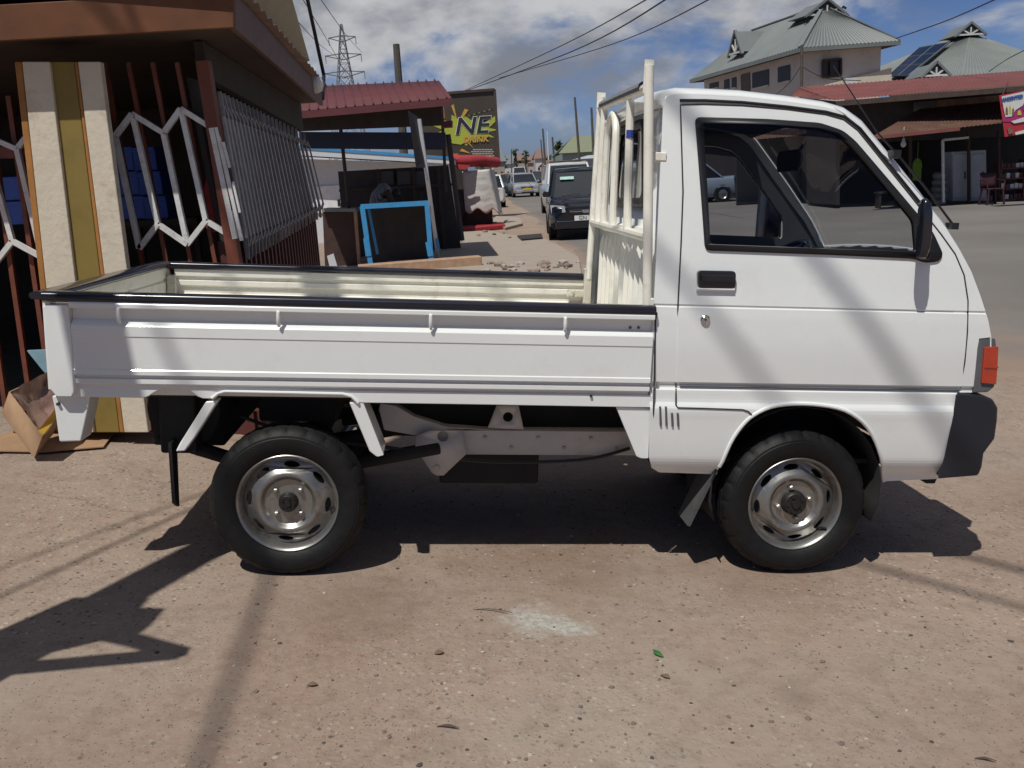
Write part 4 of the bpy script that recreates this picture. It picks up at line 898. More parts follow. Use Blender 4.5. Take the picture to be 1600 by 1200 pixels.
# blue crates, red cloth inside
k = 0
labs = [('blue plastic crate inside the kiosk, bottom left of the stack'), ('blue plastic crate inside the kiosk, bottom right of the stack'), ('blue plastic crate inside the kiosk, middle left of the stack'), ('blue plastic crate inside the kiosk, middle right of the stack'), ('blue plastic crate inside the kiosk, top left of the stack'), ('blue plastic crate inside the kiosk, top right of the stack')]
for r_ in range(3):
    for c_ in range(2):
        base = at(185 + 34 * c_ + (2 - r_) * 9 - 10, 344 - 38 * r_, 5.62); mb = MB(); w, h, dp = .15, .15, .3
        for (sx0, sx1, sy0, sy1) in ((0, w - .006, 0, .02), (0, w - .006, dp - .02, dp), (0, .02, .02, dp - .02), (w - .026, w - .006, .02, dp - .02)): mb.box(base.x + sx0, base.x + sx1, base.y + sy0, base.y + sy1, base.z + .002, base.z + h - .008)
        mb.box(base.x + .012, base.x + w - .016, base.y + .012, base.y + dp - .012, base.z + .004, base.z + .02)
        mb.box(base.x, base.x + w - .006, base.y - .008, base.y, base.z + h - .035, base.z + h - .01)
        solo(mb, 'plastic_crate', M['blue'], labs[k], 'crate', 'blue crates in the kiosk', bevel=.006); k += 1
for k2, (xx, yy, lb) in enumerate(((2, 352, 'blue plastic crate behind the leftmost grille, lower of its stack'), (-4, 314, 'blue plastic crate behind the leftmost grille, upper of its stack'))):
    base = at(xx, yy, 5.6); c2_ = bpy.data.objects['plastic_crate'].copy(); col.objects.link(c2_); c2_.location = base + Vector((.075, .15, 0)); c2_['label'] = lb
b0 = at(182, 346, 5.62); mb = MB(); mb.box(b0.x - .05, b0.x + .5, b0.y - .02, b0.y + .4, b0.z - .04, b0.z - .002)
for xx in (b0.x - .03, b0.x + .46):
    for yy in (b0.y, b0.y + .36): mb.box(xx, xx + .03, yy, yy + .03, zf, b0.z - .04)
solo(mb, 'shelf_table', M['darkwall'], 'dark low table inside the kiosk under the blue crates', 'table')
mb = MB(); c = at(334, 318, 5.32); secs = []
for i in range(9):
    z = c.z - .16 + i * .04; w = (.03, .05, .055, .06, .062, .058, .05, .03, .012)[i]
    secs.append([Vector((c.x + w * math.cos(t) * (1 + .2 * math.sin(3 * t + i)), c.y + .05 * math.sin(t), z)) for t in [2 * math.pi * j / 14 for j in range(14)]])
mb.loft(secs); mb.tube([Vector((c.x, c.y, c.z + .14)), Vector((c.x, c.y, c.z + .8))], .004, 5)
solo(mb, 'hanging_cloth', M['red'], 'red cloth hanging inside the kiosk behind the white grille', 'cloth')
# ground clutter beside the shop
def gp(px, py, l=0): return gnd(px, py, l)
z0 = .012
q = [gp(-40, 712, z0), gp(4, 706, z0), gp(70, 707, z0), gp(162, 699, z0), gp(183, 671, z0), gp(120, 672, z0), gp(18, 676, z0), gp(-40, 690, z0)]
mb = MB(); mb.prism(q, (0, 0, .006)); e = [gp(4, 706, .022), gp(160, 698, .022)]
mb.prism([gp(20, 676, .02), gp(90, 674, .02), gp(90, 668, .06), gp(24, 668, .06)], (0, .01, .004))
solo(mb, 'cardboard_sheet', M['cardboard'], 'flattened brown cardboard lying on the ground behind the truck tail', 'cardboard')
mb = MB(); c = ats([(14, 612), (76, 583), (100, 640), (66, 682)], [4.5, 4.75, 4.7, 4.35])
n_ = (c[1] - c[0]).cross(c[3] - c[0]).normalized()
if n_.y < 0: n_ = -n_
ca = thing('open_carton', 'open carton lined with crinkled brown plastic, tipped against the pillar foot', 'carton', c[3])
mb = MB(); mb.add([p + n_ * .16 for p in c] + c, [(0, 1, 2, 3)] + [(i, (i + 1) % 4, 4 + (i + 1) % 4, 4 + i) for i in range(4)]); mb.build('box', M['cardboard'], ca, solid=.006)
mb = MB(); gr = []
for i in range(9):
    for j in range(9):
        a = c[0].lerp(c[1], i / 8); b = c[3].lerp(c[2], i / 8); p = a.lerp(b, j / 8); e = min(i, 8 - i, j, 8 - j); gr.append(p + n_ * (min(e, 2) * .03 + rnd.uniform(-.015, .015)) - n_ * .004)
mb.add(gr, [(i * 9 + j, i * 9 + j + 1, (i + 1) * 9 + j + 1, (i + 1) * 9 + j) for i in range(8) for j in range(8)]); mb.build('plastic_liner', M['plastic_brown'], ca, smooth=80)
mb = MB(); mb.prism([c[3].lerp(c[0], .12) - n_ * .006, c[3] - n_ * .006, c[2] - n_ * .006, c[2].lerp(c[3], .3) - n_ * .006 + Vector((0, 0, .05))], n_ * .004); mb.build('printed_flap', M['yellowcard'], ca)
mb = MB(); mb.prism(ats([(42, 548), (88, 546), (90, 604), (66, 578)], 4.9), (0, .02, 0)); solo(mb, 'plastic_sheet', M['paleblue'], 'pale blue plastic sheet propped beside the kiosk pillar behind the truck tail', 'sheet')

# ================================================================= stalls across the lane
M['redroof'] = pbr('red_ribbed_roof_sheet', (.105, .024, .03), .75, .0, .15, 4, dirt=(.12, .04, .03), dirt_amt=.5, dscale=4)
M['woodcounter'] = pbr('brown_plywood', (.055, .028, .02), .65, 0, .25, 5, dirt=(.05, .025, .02), dirt_amt=.5)
M['lightwood'] = pbr('pale_timber', (.40, .25, .16), .75, 0, .2, 9)
M['bluepaint'] = pbr('bright_blue_paint', (.05, .26, .52), .45, 0, .1, 12)
M['whitewall'] = pbr('white_painted_sheet_wall', (.58, .60, .63), .6, 0, .06, 3, dirt=(.3, .27, .22), dirt_amt=.4)
M['greypole'] = pbr('galvanised_grey', (.45, .46, .48), .45, .3, .12, 12)
M['darkfront'] = pbr('dark_brown_shop_front', (.035, .027, .025), .6, 0, .3, 5)
M['navy'] = pbr('dark_navy_board', (.016, .022, .05), .5, 0, .2, 5)
M['concrete'] = pbr('weathered_concrete', (.33, .28, .23), .9, 0, .15, 3, bump=.5, bscale=25, dirt=(.14, .10, .08), dirt_amt=.6, dscale=3)
# canopy stall: red ribbed roof on dark posts
st_ = thing('canopy_stall', 'open dark stall under a red ribbed metal canopy beside the road', 'stall', gnd(600, 400))
dA, dB_ = 13.0, 15.5
r0 = ats([(440, 176), (706, 153)], [15.6, 15.6]); r1 = ats([(440, 137), (686, 126)], [19.0, 19.0])
mb = MB(); nb = 260; rows = [[], []]
for i in range(nb + 1):
    t = i / nb; s = .04 if (i % 14) < 2 else 0
    rows[0].append(r0[0].lerp(r0[1], t) + Vector((0, 0, s))); rows[1].append(r1[0].lerp(r1[1], t) + Vector((0, 0, s)))
mb.loft(rows, ring=False); mb.build('roof', M['redroof'], st_, smooth=20, solid=.01)
mb = MB(); mb.prism([r0[0] + Vector((0, 0, -.01)), r0[1] + Vector((0, 0, -.01)), r0[1] + Vector((0, 0, -.12)), r0[0] + Vector((0, 0, -.12))], (0, -.02, 0)); mb.build('fascia_board', M['redroof'], st_)
mb = MB(); mb.prism([r0[0] + Vector((0, .02, -.03)), r0[1] + Vector((-.05, .02, -.03)), r1[1] + Vector((-.05, 0, -.1)), r1[0] + Vector((0, 0, -.1))], (0, 0, -.04)); mb.build('ceiling', M['soffit'], st_)
slab([(470, 178), (690, 160), (690, 196), (470, 205)], 16.6, .05).build('beam', M['darkfront'], st_)
slab([(470, 206), (696, 207), (697, 234), (470, 232)], 16.9, .06).build('lower_board', M['navy'], st_)
slab([(690, 190), (706, 188), (706, 198), (690, 199)], 15.9, .3).build('bracket', M['redroof'], st_)
for (a, b, w) in (((690, 165), (697, 300), .06), ((530, 180), (546, 330), .07), ((700, 210), (722, 376), .10)):
    mb = MB(); mb.tube([at(*a, 17.5), at(*b, 17.5)], w * .5, 8); mb.build('post', M['darkfront'], st_)
slab([(528, 268), (700, 258), (722, 400), (540, 405)], 19.2, .08).build('front_panel', M['darkfront'], st_)
for x in (592, 620, 644):
    slab([(x, 268), (x + 22, 267), (x + 23, 288), (x + 1, 289)], 19.1, .03).build('hatch', pbr('dull_hatch_grey_%d' % x, (.07, .062, .06), .5), st_)
mb = MB()
for a, b in (((530, 298), (708, 288)), ((590, 264), (598, 400)), ((645, 262), (654, 400)), ((684, 260), (696, 400))): mb.bar(at(*a, 19.08), at(*b, 19.08), .06, .05)
mb.build('frame_bars', M['soffit'], st_)
# white cabin behind with pale blue gutter
wc = thing('white_cabin', 'white painted sheet metal cabin with pale blue roof edge behind the dark stall', 'cabin', gnd(500, 370))
slab([(440, 247), (700, 256), (715, 400), (440, 400)], 24.4, 1.8).build('wall', M['whitewall'], wc)
slab([(440, 231), (706, 249), (706, 256), (440, 241)], 23.8, 2.6).build('gutter', M['whitewall'], wc); slab([(440, 226), (706, 245), (706, 249), (440, 231)], 23.78, 2.6).build('roof_edge', M['bluepaint'], wc)
slab([(490, 292), (533, 289), (536, 330), (494, 333)], 24.35, .04).build('lower_panel', pbr('brighter_white_sheet', (.72, .73, .75), .5), wc)
slab([(527, 312), (531, 311), (532, 322), (528, 323)], 24.25, .05).build('door_handle', M['black'], wc)
# leaning sign post with the board seen edge-on
sp_ = thing('leaning_sign', 'leaning white metal sign post with a narrow grey board, in front of the stall', 'sign post', gnd(683, 407))
mb = MB(); mb.tube([at(655, 186, 15.5), at(668, 280, 15.6), gnd(685, 407)], .036, 8); mb.build('post', M['whitewall'], sp_)
slab([(637, 172), (655, 184), (666, 262), (650, 262)], [15.2, 15.6, 15.6, 15.2], .05).build('sign_board', pbr('weathered_board_grey', (.05, .052, .062), .6), sp_)
slab([(640, 186), (651, 192), (661, 255), (651, 256)], [15.15, 15.5, 15.5, 15.15], .01, dirv=(-.01, -.01, 0)).build('backing_strip', M['darkfront'], sp_)
# counters
cn_ = thing('plywood_counter', 'brown plywood counter with a pale timber edge at the end of the kiosk', 'counter', gnd(535, 415))
slab([(504, 331), (552, 330), (558, 420), (508, 422)], 17.3, .5).build('front_panel', M['woodcounter'], cn_); slab([(552, 328), (557, 328), (564, 420), (559, 420)], 17.2, .08).build('edge_post', M['lightwood'], cn_)
slab([(502, 326), (556, 326), (556, 331), (503, 331)], 17.15, .7).build('top', pbr('grey_worktop', (.22, .23, .22), .5), cn_); slab([(511, 400), (521, 396), (527, 416), (515, 417)], 16.9, .03).build('white_board', M['whitewall'], cn_)
bf = thing('blue_framed_counter', 'dark plywood counter in a bright blue metal frame', 'counter', gnd(620, 414))
DFc = 16.1
mb = MB()
for i_, (a, b) in enumerate((((566, 322), (580, 418)), ((667, 316), (674, 408)), ((564, 323), (670, 317)))): mb.bar(at(*a, DFc + .006 * (i_ // 2)), at(*b, DFc + .006 * (i_ // 2)), .085, .06, up=(0, 1, 0))
for a, b in (((572, 372), (576, 400)), ((669, 378), (673, 400))): mb.bar(at(*a, DFc - .03), at(*b, DFc - .03), .1, .03, up=(0, 1, 0))
for a in ((566, 322), (667, 316)): p = at(*a, DFc); mb.bar(p, p + Vector((0, .7, 0)), .05, .05); mb.bar(p + Vector((0, .7, 0)), p + Vector((.1, .7, -.9)), .05, .05)
mb.build('frame', M['bluepaint'], bf); slab([(570, 328), (666, 321), (671, 406), (580, 415)], DFc + 1.0, .05).build('panel', M['darkfront'], bf)
slab([(566, 321), (668, 315), (668, 317), (566, 324)], DFc + .03, .66).build('top', M['darkfront'], bf)
# bending person behind the blue counter
def skin_body(name, pts, edges, m, label, cat):
    me = bpy.data.meshes.new(name); me.from_pydata([p[0] for p in pts], edges, []); o = bpy.data.objects.new(name, me); col.objects.link(o); me.materials.append(m)
    md = o.modifiers.new('skin', 'SKIN'); md.use_smooth_shade = True
    for i, p in enumerate(pts): me.skin_vertices[0].data[i].radius = (p[1], p[1] * (p[2] if len(p) > 2 else 1))
    me.skin_vertices[0].data[0].use_root = True
    s = o.modifiers.new('sub', 'SUBSURF'); s.levels = 2; s.render_levels = 2; return tag(o, label, cat) if label else o
def bent_person():
    b = at(594, 400, 18.2); b.z = ground_z(b.x, b.y); x, y, z = b
    pr = bpy.data.objects.new('person', None)
    V = lambda a, c, h: Vector((a, c, h))
    pts = [(V(0, 0, .98), .14), (V(-.02, -.02, 1.12), .145), (V(-.05, -.08, 1.26), .16), (V(-.09, -.18, 1.36), .17), (V(-.12, -.26, 1.36), .07), (V(-.13, -.30, 1.34), .055), (V(-.14, -.36, 1.31), .085), (V(-.14, -.44, 1.27), .08),
           (V(.1, .02, .9), .09), (V(.12, .0, .5), .06), (V(.12, .03, .08), .045), (V(.12, -.1, .04), .04), (V(-.1, .02, .9), .09), (V(-.12, .0, .5), .06), (V(-.12, .03, .08), .045), (V(-.12, -.1, .04), .04),
           (V(.1, -.2, 1.32), .06), (V(.16, -.26, 1.08), .042), (V(.12, -.4, .94), .03), (V(.11, -.46, .91), .028), (V(-.28, -.22, 1.30), .06), (V(-.34, -.3, 1.06), .042), (V(-.28, -.42, .94), .03), (V(-.27, -.48, .91), .028)]
    ed = [(0, 1), (1, 2), (2, 3), (3, 4), (4, 5), (5, 6), (6, 7), (0, 8), (8, 9), (9, 10), (10, 11), (0, 12), (12, 13), (13, 14), (14, 15), (3, 16), (16, 17), (17, 18), (18, 19), (3, 20), (20, 21), (21, 22), (22, 23)]
    m = bpy.data.materials.new('dark_skin_and_clothes'); m.use_nodes = True
    o = skin_body('person', pts, ed, pbr('person_skin', (.06, .035, .025), .6), 'person in a grey striped shirt bending over behind the blue framed counter', 'person')
    o.location = b; o.rotation_euler = (0, 0, 1.9)
    mb = MB(); secs = []
    for c, rx, ry in ((V(0, .0, .98), .17, .13), (V(-.02, -.02, 1.12), .175, .15), (V(-.05, -.08, 1.26), .19, .165), (V(-.09, -.16, 1.36), .20, .15), (V(-.11, -.26, 1.385), .15, .11), (V(-.125, -.30, 1.37), .07, .08)):
        d_ = Vector((0, -.35, .94)) if c.z < 1.3 else Vector((-.1, -.9, .3)); d_.normalize(); a_ = Vector((1, 0, 0)); b_ = d_.cross(a_)
        secs.append([c + a_ * (rx * math.cos(t)) + b_ * (ry * math.sin(t)) for t in [2 * math.pi * k / 18 for k in range(18)]])
    mb.loft(secs)
    sh_ = mb.build('shirt', None or M['shirt'], None, smooth=70); sh_.parent = o
    mb = MB(); secs = []
    for s in (-1, 1):
        mb.tube([(.1 * s, .02, .96), (.12 * s, 0, .5), (.12 * s, .03, .1)], [.125, .09, .075], 12)
    t_ = mb.build('trousers', M['navy'], None, smooth=70); t_.parent = o
    hb = MB(); hb.lathe([(0, .1), (.05, .09), (.085, .05), (.092, 0), (.085, -.03)], V(-.14, -.40, 1.30), (.0, -.5, .8), 14); h_ = hb.build('hair', M['black'], None); h_.parent = o
ms = pbr('grey_striped_shirt', (.16, .17, .185), .8); M['shirt'] = ms
nt2 = ms.node_tree; wv_ = nt2.nodes.new('ShaderNodeTexWave'); wv_.inputs['Scale'].default_value = 9; tc2 = nt2.nodes.new('ShaderNodeTexCoord'); nt2.links.new(tc2.outputs['Object'], wv_.inputs['Vector'])
mx2 = nt2.nodes.new('ShaderNodeMix'); mx2.data_type = 'RGBA'; mx2.inputs['A'].default_value = (.10, .105, .12, 1); mx2.inputs['B'].default_value = (.26, .27, .29, 1); nt2.links.new(wv_.outputs['Fac'], mx2.inputs['Factor']); nt2.links.new(mx2.outputs['Result'], nt2.nodes['Principled BSDF'].inputs['Base Color'])
bent_person()
# kerb slabs, timber, rubble
def gslab(pts, h, lift=0.0, mb=None):
    P_ = [gnd(*p) for p in pts]; mb = mb or MB()
    zz = sum(p.z for p in P_) / len(P_) ; mb.prism([Vector((p.x, p.y, p.z + lift - .1)) for p in P_], (0, 0, h + .1)); return mb
solo(gslab([(585, 424), (690, 376), (715, 366), (765, 364), (800, 372), (838, 371), (872, 388), (905, 408), (910, 440), (760, 440)], .07), 'concrete_apron', M['concrete'], 'pale worn concrete apron between the blue counter and the road edge', 'pavement slab', bevel=.01)
solo(gslab([(768, 352), (775, 341), (812, 343), (817, 353), (790, 360)], .08), 'concrete_slab', M['concrete'], 'small pale concrete slab at the road edge beyond the drain slot', 'slab', bevel=.01)
mb = MB(); q = [gnd(*p, .09) for p in ((808, 369), (846, 366), (848, 372), (815, 375))]; mb.prism(q, (0, 0, .02)); solo(mb, 'drain_slot_dark', M['darkfront'], 'dark sheet for the open drain slot at the edge of the concrete apron', 'drain slot')  # dark sheet stands in for the shaded opening of the slot
mb = MB(); q = [gnd(*p, .02) for p in ((715, 364), (790, 357), (786, 352), (718, 355))]; mb.prism(q, (0, 0, .10)); solo(mb, 'red_kerb', pbr('red_kerb_paint', (.30, .02, .025), .7), 'red painted kerb strip along the foot of the tarpaulin stand', 'kerb', bevel=.01)
mb = MB(); a = at(560, 420, 15.0); b = at(751, 410, 15.4); a.z = ground_z(a.x, a.y) + .06; b.z = ground_z(b.x, b.y) + .07; mb.bar(a, b, .3, .30); mb.bar(a + Vector((.1, -.13, -.03)), b + Vector((-.3, -.12, -.02)), .1, .09); solo(mb, 'timber_plank', M['lightwood'], 'thick pale timber plank on the ground just behind the bed rail', 'plank', bevel=.015)
for k in range(34):
    px_, py_ = rnd.uniform(752, 905), rnd.uniform(416, 432); c = gnd(px_, py_); r_ = rnd.uniform(.03, .10)
    if k > 26: c = gnd(rnd.uniform(745, 800), rnd.uniform(362, 372), .07); r_ *= .8
    mb = MB(); v_, f_ = rock(c + Vector((0, 0, r_ * .2 + (.07 if k <= 26 and py_ < 436 else 0))), r_); mb.add(v_, f_)
    solo(mb, 'rubble_stone', M['st'][(0, 1, 2, 0)[k % 4]], 'broken stone in the rubble line behind the far bed rail', 'stone', 'rubble stones behind the bed', smooth=0)
# white table pipe and tarpaulin stand
M['tarp'] = pbr('off_white_tarpaulin', (.52, .50, .47), .6, 0, .08, 4, bump=.4, bscale=7, dirt=(.25, .21, .17), dirt_amt=.5, dscale=4)
ts = thing('tarpaulin_stand', 'market stand wrapped in creased off-white tarpaulin with a red cloth roll on top', 'stand', gnd(740, 352))
D0 = 26.5
mb = MB(); NX, NY = 22, 20; pts = []
for j in range(NY + 1):
    v = j / NY
    for i in range(NX + 1):
        u = i / NX; t = u / .62 if u < .62 else 1; s = 0 if u < .62 else (u - .62) / .38
        xl = lerp(722, 727, v); xm = lerp(764, 781, v); xe = lerp(772, 786, v)
        x = lerp(xl, xm, t) if s == 0 else lerp(xm, xe, s); yb = 330 + 4 * math.sin(u * 21) + (3 if u > .5 else 0); y = lerp(lerp(268, 262, u), yb, v); d = D0 + (0 if s == 0 else s * 2.4)
        cr = .012 * (1 if (i % 6 == 0 or j % 5 == 0) else 0); pts.append(at(x, y, d + cr + .05 * math.sin(u * 11 + v * 2) * v + rnd.uniform(-.008, .008)))
mb.add(pts, [(j * (NX + 1) + i, j * (NX + 1) + i + 1, (j + 1) * (NX + 1) + i + 1, (j + 1) * (NX + 1) + i) for j in range(NY) for i in range(NX)])
mb.build('tarpaulin', M['tarp'], ts, smooth=80, solid=.02)
slab([(716, 326), (768, 323), (770, 352), (720, 356)], 27.0, 1.5).build('base', M['darkfront'], ts)
slab([(700, 258), (728, 258), (728, 330), (712, 360)], 26.8, 1.5).build('side_board', M['darkfront'], ts)
mb = MB(); mb.tube([at(708, 250, 26.2), at(722, 252, 26.2), at(750, 251, 26.8), at(776, 254, 27.6)], [.15, .17, .165, .15], 12); mb.prism(ats([(709, 256), (735, 258), (728, 265), (715, 264)], 26.0), (0, .05, 0)); mb.build('red_cloth_roll', M['red'], ts, smooth=60)
wp = MB(); wp.tube([at(674, 360, 20.6), at(715, 357, 20.9), at(717, 373, 20.9)], .055, 8); solo(wp, 'white_pipe', M['whitewall'], 'bent white drain pipe at the foot of the dark stall post', 'pipe')
# billboard
M['bb_brown'] = pbr('billboard_dark_brown', (.055, .042, .031), .5, 0, .2, .6)
M['bb_green'] = pbr('billboard_lime', (.36, .40, .045), .5, 0, .1, 2); M['bb_white'] = pbr('billboard_white', (.62, .62, .60), .5, 0, .05); M['bb_orange'] = pbr('billboard_orange', (.48, .16, .035), .5, 0, .1)
M['bb_ink'] = pbr('billboard_ink', (.02, .022, .026), .5); M['bb_gold'] = pbr('billboard_gold', (.50, .30, .06), .5); M['bb_red'] = pbr('billboard_red', (.45, .02, .02), .5); M['bb_pale'] = pbr('billboard_pale_print', (.42, .40, .36), .5)
DBB = 33.0
bb = thing('billboard', 'large dark brown advertising billboard with black NE letters over a lime green burst', 'billboard', at(735, 330, DBB))
tl, tr_, br_, bl = ats([(640, 150), (773, 140), (780, 247), (648, 252)], DBB)
mb = MB(); mb.prism([tl, tr_, br_, bl], (0, .25, 0)); mb.build('panel', M['bb_brown'], bb)
def bbp(px, py, k): p = at(px, py, DBB); return p + Vector((0, -k, 0))
mb = MB()
for a, b in (((640, 150), (773, 140)), ((773, 140), (780, 258))): mb.bar(bbp(*a, .02), bbp(*b, .02), .09, .1, up=(0, 1, 0))
mb.build('frame', M['soffit'], bb)
def bbpoly(pts, k, m, nm, th=.006): mb = MB(); mb.prism([bbp(x, y, k) for x, y in pts], (0, th, 0)); return mb.build(nm, M[m], bb)
spikes = []
for k in range(26):
    t = 2 * math.pi * k / 26; r = (30 if k % 2 else (46 if k % 4 == 0 else 40)); rx = r * 1.25 if math.cos(t) > 0 else r
    spikes.append((722 + rx * math.cos(t), 203 - r * .55 * math.sin(t)))
bbpoly(spikes, .012, 'bb_green', 'green_burst')
bbpoly([(700, 223), (750, 196), (774, 181), (774, 190), (752, 212), (720, 226)], .018, 'bb_green', 'green_swoosh')
for a, b, c_ in (((705, 165), (709, 163), (716, 195)), ((718, 236), (722, 232), (736, 240)), ((726, 170), (732, 172), (712, 200)), ((740, 232), (722, 215), (726, 212))): bbpoly([a, b, c_], .02, 'bb_gold', 'burst_ray')
def bbtext(txt, px, py, hpx, m, k, **kw):
    s = DBB / F; c0 = at(px, py, DBB); sl = -.03
    mb = text_mb(txt, hpx * 1.42 * s, lambda x, y, z: c0 + Vector((x, -k - z, y - x * sl * .0)), extrude=.004, **kw)
    rt_ = Vector((W[0][0], W[1][0], W[2][0])); upv = -Vector((W[0][1], W[1][1], W[2][1]))
    return mb.build('lettering', M[m], bb, smooth=0)
bbtext('NE', 736, 197.5, 24, 'bb_white', .026, shear=.22, offset=.03, sx=1.18); bbtext('NE', 736, 197.5, 24, 'bb_ink', .036, shear=.22, offset=.012, sx=1.18)
bbtext('DRINK', 743, 218, 8.5, 'bb_gold', .03, shear=.2, offset=.01, sx=1.05)
for k in range(14): x = 716 + 4 * k; bbpoly([(x, 186 - k * 1.15), (x + 1.6, 186 - k * 1.15), (x + 1.6, 184.6 - k * 1.15), (x, 184.6 - k * 1.15)], .02, 'bb_ink' if k % 2 else 'bb_green', 'burst_dot')
mb = MB()
for k, (w_, y_) in enumerate(((32, 233), (35, 236.2), (33, 239.4), (30, 242.6))):
    x = 771 + k * .2 - w_
    while x < 770 + k * .2: l_ = rnd.uniform(2.5, 5); mb.prism([bbp(a, b, .012) for a, b in ((x, y_), (x + l_, y_), (x + l_, y_ + 1.7), (x, y_ + 1.7))], (0, .006, 0)); x += l_ + .9
mb.build('small_print', M['bb_pale'], bb)
bbpoly([(684, 160), (693, 160), (695, 185), (686, 186)], .012, 'bb_orange', 'orange_block'); bbpoly([(700, 240), (716, 240), (717, 247), (701, 247)], .012, 'bb_orange', 'orange_block')
mb = MB(); mb.prism(ats([(648, 250), (779, 246), (780, 259), (649, 263)], DBB), (0, .2, 0)); mb.build('white_strip', M['bb_white'], bb)
c0 = at(755, 254.5, DBB); text_mb('40237', 6.5 * 1.42 * DBB / F, lambda x, y, z: c0 + Vector((x, -.02 - z, y)), extrude=.004, sx=1.2).build('phone_digits', M['bb_red'], bb, smooth=0)
for px_ in (690, 760):
    mb = MB(); p = at(px_, 255, DBB + .35); mb.tube([p, Vector((p.x, p.y, ground_z(p.x, p.y) - .1))], .09, 8); mb.build('post', M['greypole'], bb)
# ================================================================= vehicles in the street
M['carglass'] = pbr('car_dark_glass', (.015, .018, .022), .06, 0, .2, 3, coat=1)
M['plate_w'] = pbr('plate_white', (.7, .7, .68), .5, 0, .03); M['plate_y'] = pbr('plate_yellow', (.62, .42, .02), .5, 0, .03)
M['sticker'] = pbr('pale_green_sticker', (.35, .55, .50), .5)
def paint(name, c): return pbr(name, c, .22, .15, .05, 2, coat=.8, dirt=(.3, .25, .2), dirt_amt=.08)
def make_car(name, label, loc, yaw, L_, Wd_, H, paint_m, kind='hatch', plate=None, group=None, sticker=False, roofbox=None, extra=None, txt=None, detail=True):
    """x forward, origin on the ground below the middle"""
    t = thing(name, label, 'car' if kind != 'van' else 'van', loc, group); OFF[t.name] = Vector(); t.rotation_euler = (0, 0, yaw)
    h = L_ / 2; w = Wd_ / 2; wb = L_ * .30; wr_ = .30 if H < 1.6 else .33
    if kind == 'sedan': hood, belt, cab0, cab1, r0, r1, tail = .62 * H, .62 * H, h * .48, -h * .62, h * .12, -h * .34, .68 * H
    elif kind == 'van': hood, belt, cab0, cab1, r0, r1, tail = .60 * H, .60 * H, h * .66, -h * .98, h * .28, -h * .90, .60 * H
    elif kind == 'suv': hood, belt, cab0, cab1, r0, r1, tail = .60 * H, .60 * H, h * .42, -h * .97, h * .10, -h * .86, .60 * H
    else: hood, belt, cab0, cab1, r0, r1, tail = .60 * H, .60 * H, h * .56, -h * .95, h * .14, -h * .74, .62 * H
    def belt_z(x):
        if x > cab0: return lerp(belt, hood * .80, ((x - cab0) / (h - cab0)) ** 1.6)
        if x < cab1: return lerp(belt, tail * .96, (cab1 - x) / (h + cab1 + 1e-6)) if kind == 'sedan' else belt
        return belt
    secs = []
    for i in range(25):
        x = lerp(-h, h, i / 24); e = 1 - abs(x) / h; k = 1 - .16 * max(0, 1 - e / .16) ** 2; zb_ = .20 + (.10 * max(0, 1 - e / .12)); zt_ = belt_z(x) - (.06 if i in (0, 24) else 0)
        y_ = w * k
        secs.append([Vector((x, s * a, z)) for s, a, z in ((-1, y_ * .88, zb_), (-1, y_ * .98, zb_ + .12), (-1, y_, lerp(zb_, zt_, .55)), (-1, y_ * .96, lerp(zb_, zt_, .86)), (-1, y_ * .87, zt_), (-1, y_ * .45, zt_ + .02), (1, y_ * .45, zt_ + .02), (1, y_ * .87, zt_), (1, y_ * .96, lerp(zb_, zt_, .86)), (1, y_, lerp(zb_, zt_, .55)), (1, y_ * .98, zb_ + .12), (1, y_ * .88, zb_))])
    mb = MB(); mb.loft(secs); body = mb.build('body', paint_m, t, smooth=50)
    # wheel arches (dark) and wheels
    for x in (wb, -wb):
        for s in (-1, 1):
            mb = MB(); mb.lathe([(wr_ + .06, 0), (wr_ + .06, .03), (wr_ - .08, .03)], (x, s * (w * .985 - .02), wr_), (0, s, 0), 24); mb.build('wheel_arch', M['under'], body)
            mb = MB(); mb.lathe([(wr_ * .62, .19), (wr_, .17), (wr_, .02), (wr_ * .95, -.0), (wr_ * .66, -.005), (wr_ * .6, .02)], (x, s * (w - .0), wr_), (0, -s, 0), 24); wh = mb.build('wheel', M['tyre'], t)
            if detail:
                mb = MB(); mb.lathe([(wr_ * .62, 0), (wr_ * .5, .03), (wr_ * .15, .02), (0, .015)], (x, s * w, wr_), (0, -s, 0), 16); mb.build('rim', M['steel'], wh)
    # greenhouse
    def ring(x, z, yy): return [Vector((x, -yy, z)), Vector((x, yy, z))]
    zt = H - .03; gw0 = w * .875; gw1 = w * .72
    gb = [(cab0, belt - .01), (lerp(cab0, r0, .9), zt - .04), (r0, zt - .01), (r1, zt - .01), (lerp(cab1, r1, .85), zt - .06), (cab1, belt - .01)]
    def gy(z): return lerp(gw0, gw1, max(0, (z - belt) / (zt - belt)))
    mb = MB(); a = [Vector((x, -gy(z), z)) for x, z in gb]; b = [Vector((x, gy(z), z)) for x, z in gb]; n = len(gb)
    mb.add(a + b, [tuple(range(n))[::-1], tuple(range(n, 2 * n))] + [(i, i + 1, n + i + 1, n + i) for i in range(n - 1)]); gh = mb.build('windows', M['carglass'], t, smooth=0, bevel=.02)
    mb = MB(); rs = []
    for x, z in ((lerp(cab0, r0, .86), zt - .055), (r0, zt), (lerp(r0, r1, .5), zt + .025), (r1, zt), (lerp(cab1, r1, .86), zt - .055)):
        yy = gw1 + .015; rs.append([Vector((x, -yy, z - .03)), Vector((x, -yy * .9, z + .012)), Vector((x, 0, z + .03)), Vector((x, yy * .9, z + .012)), Vector((x, yy, z - .03)), Vector((x, 0, z - .02))])
    mb.loft(rs); mb.build('roof', paint_m, t, smooth=50)
    mb = MB()
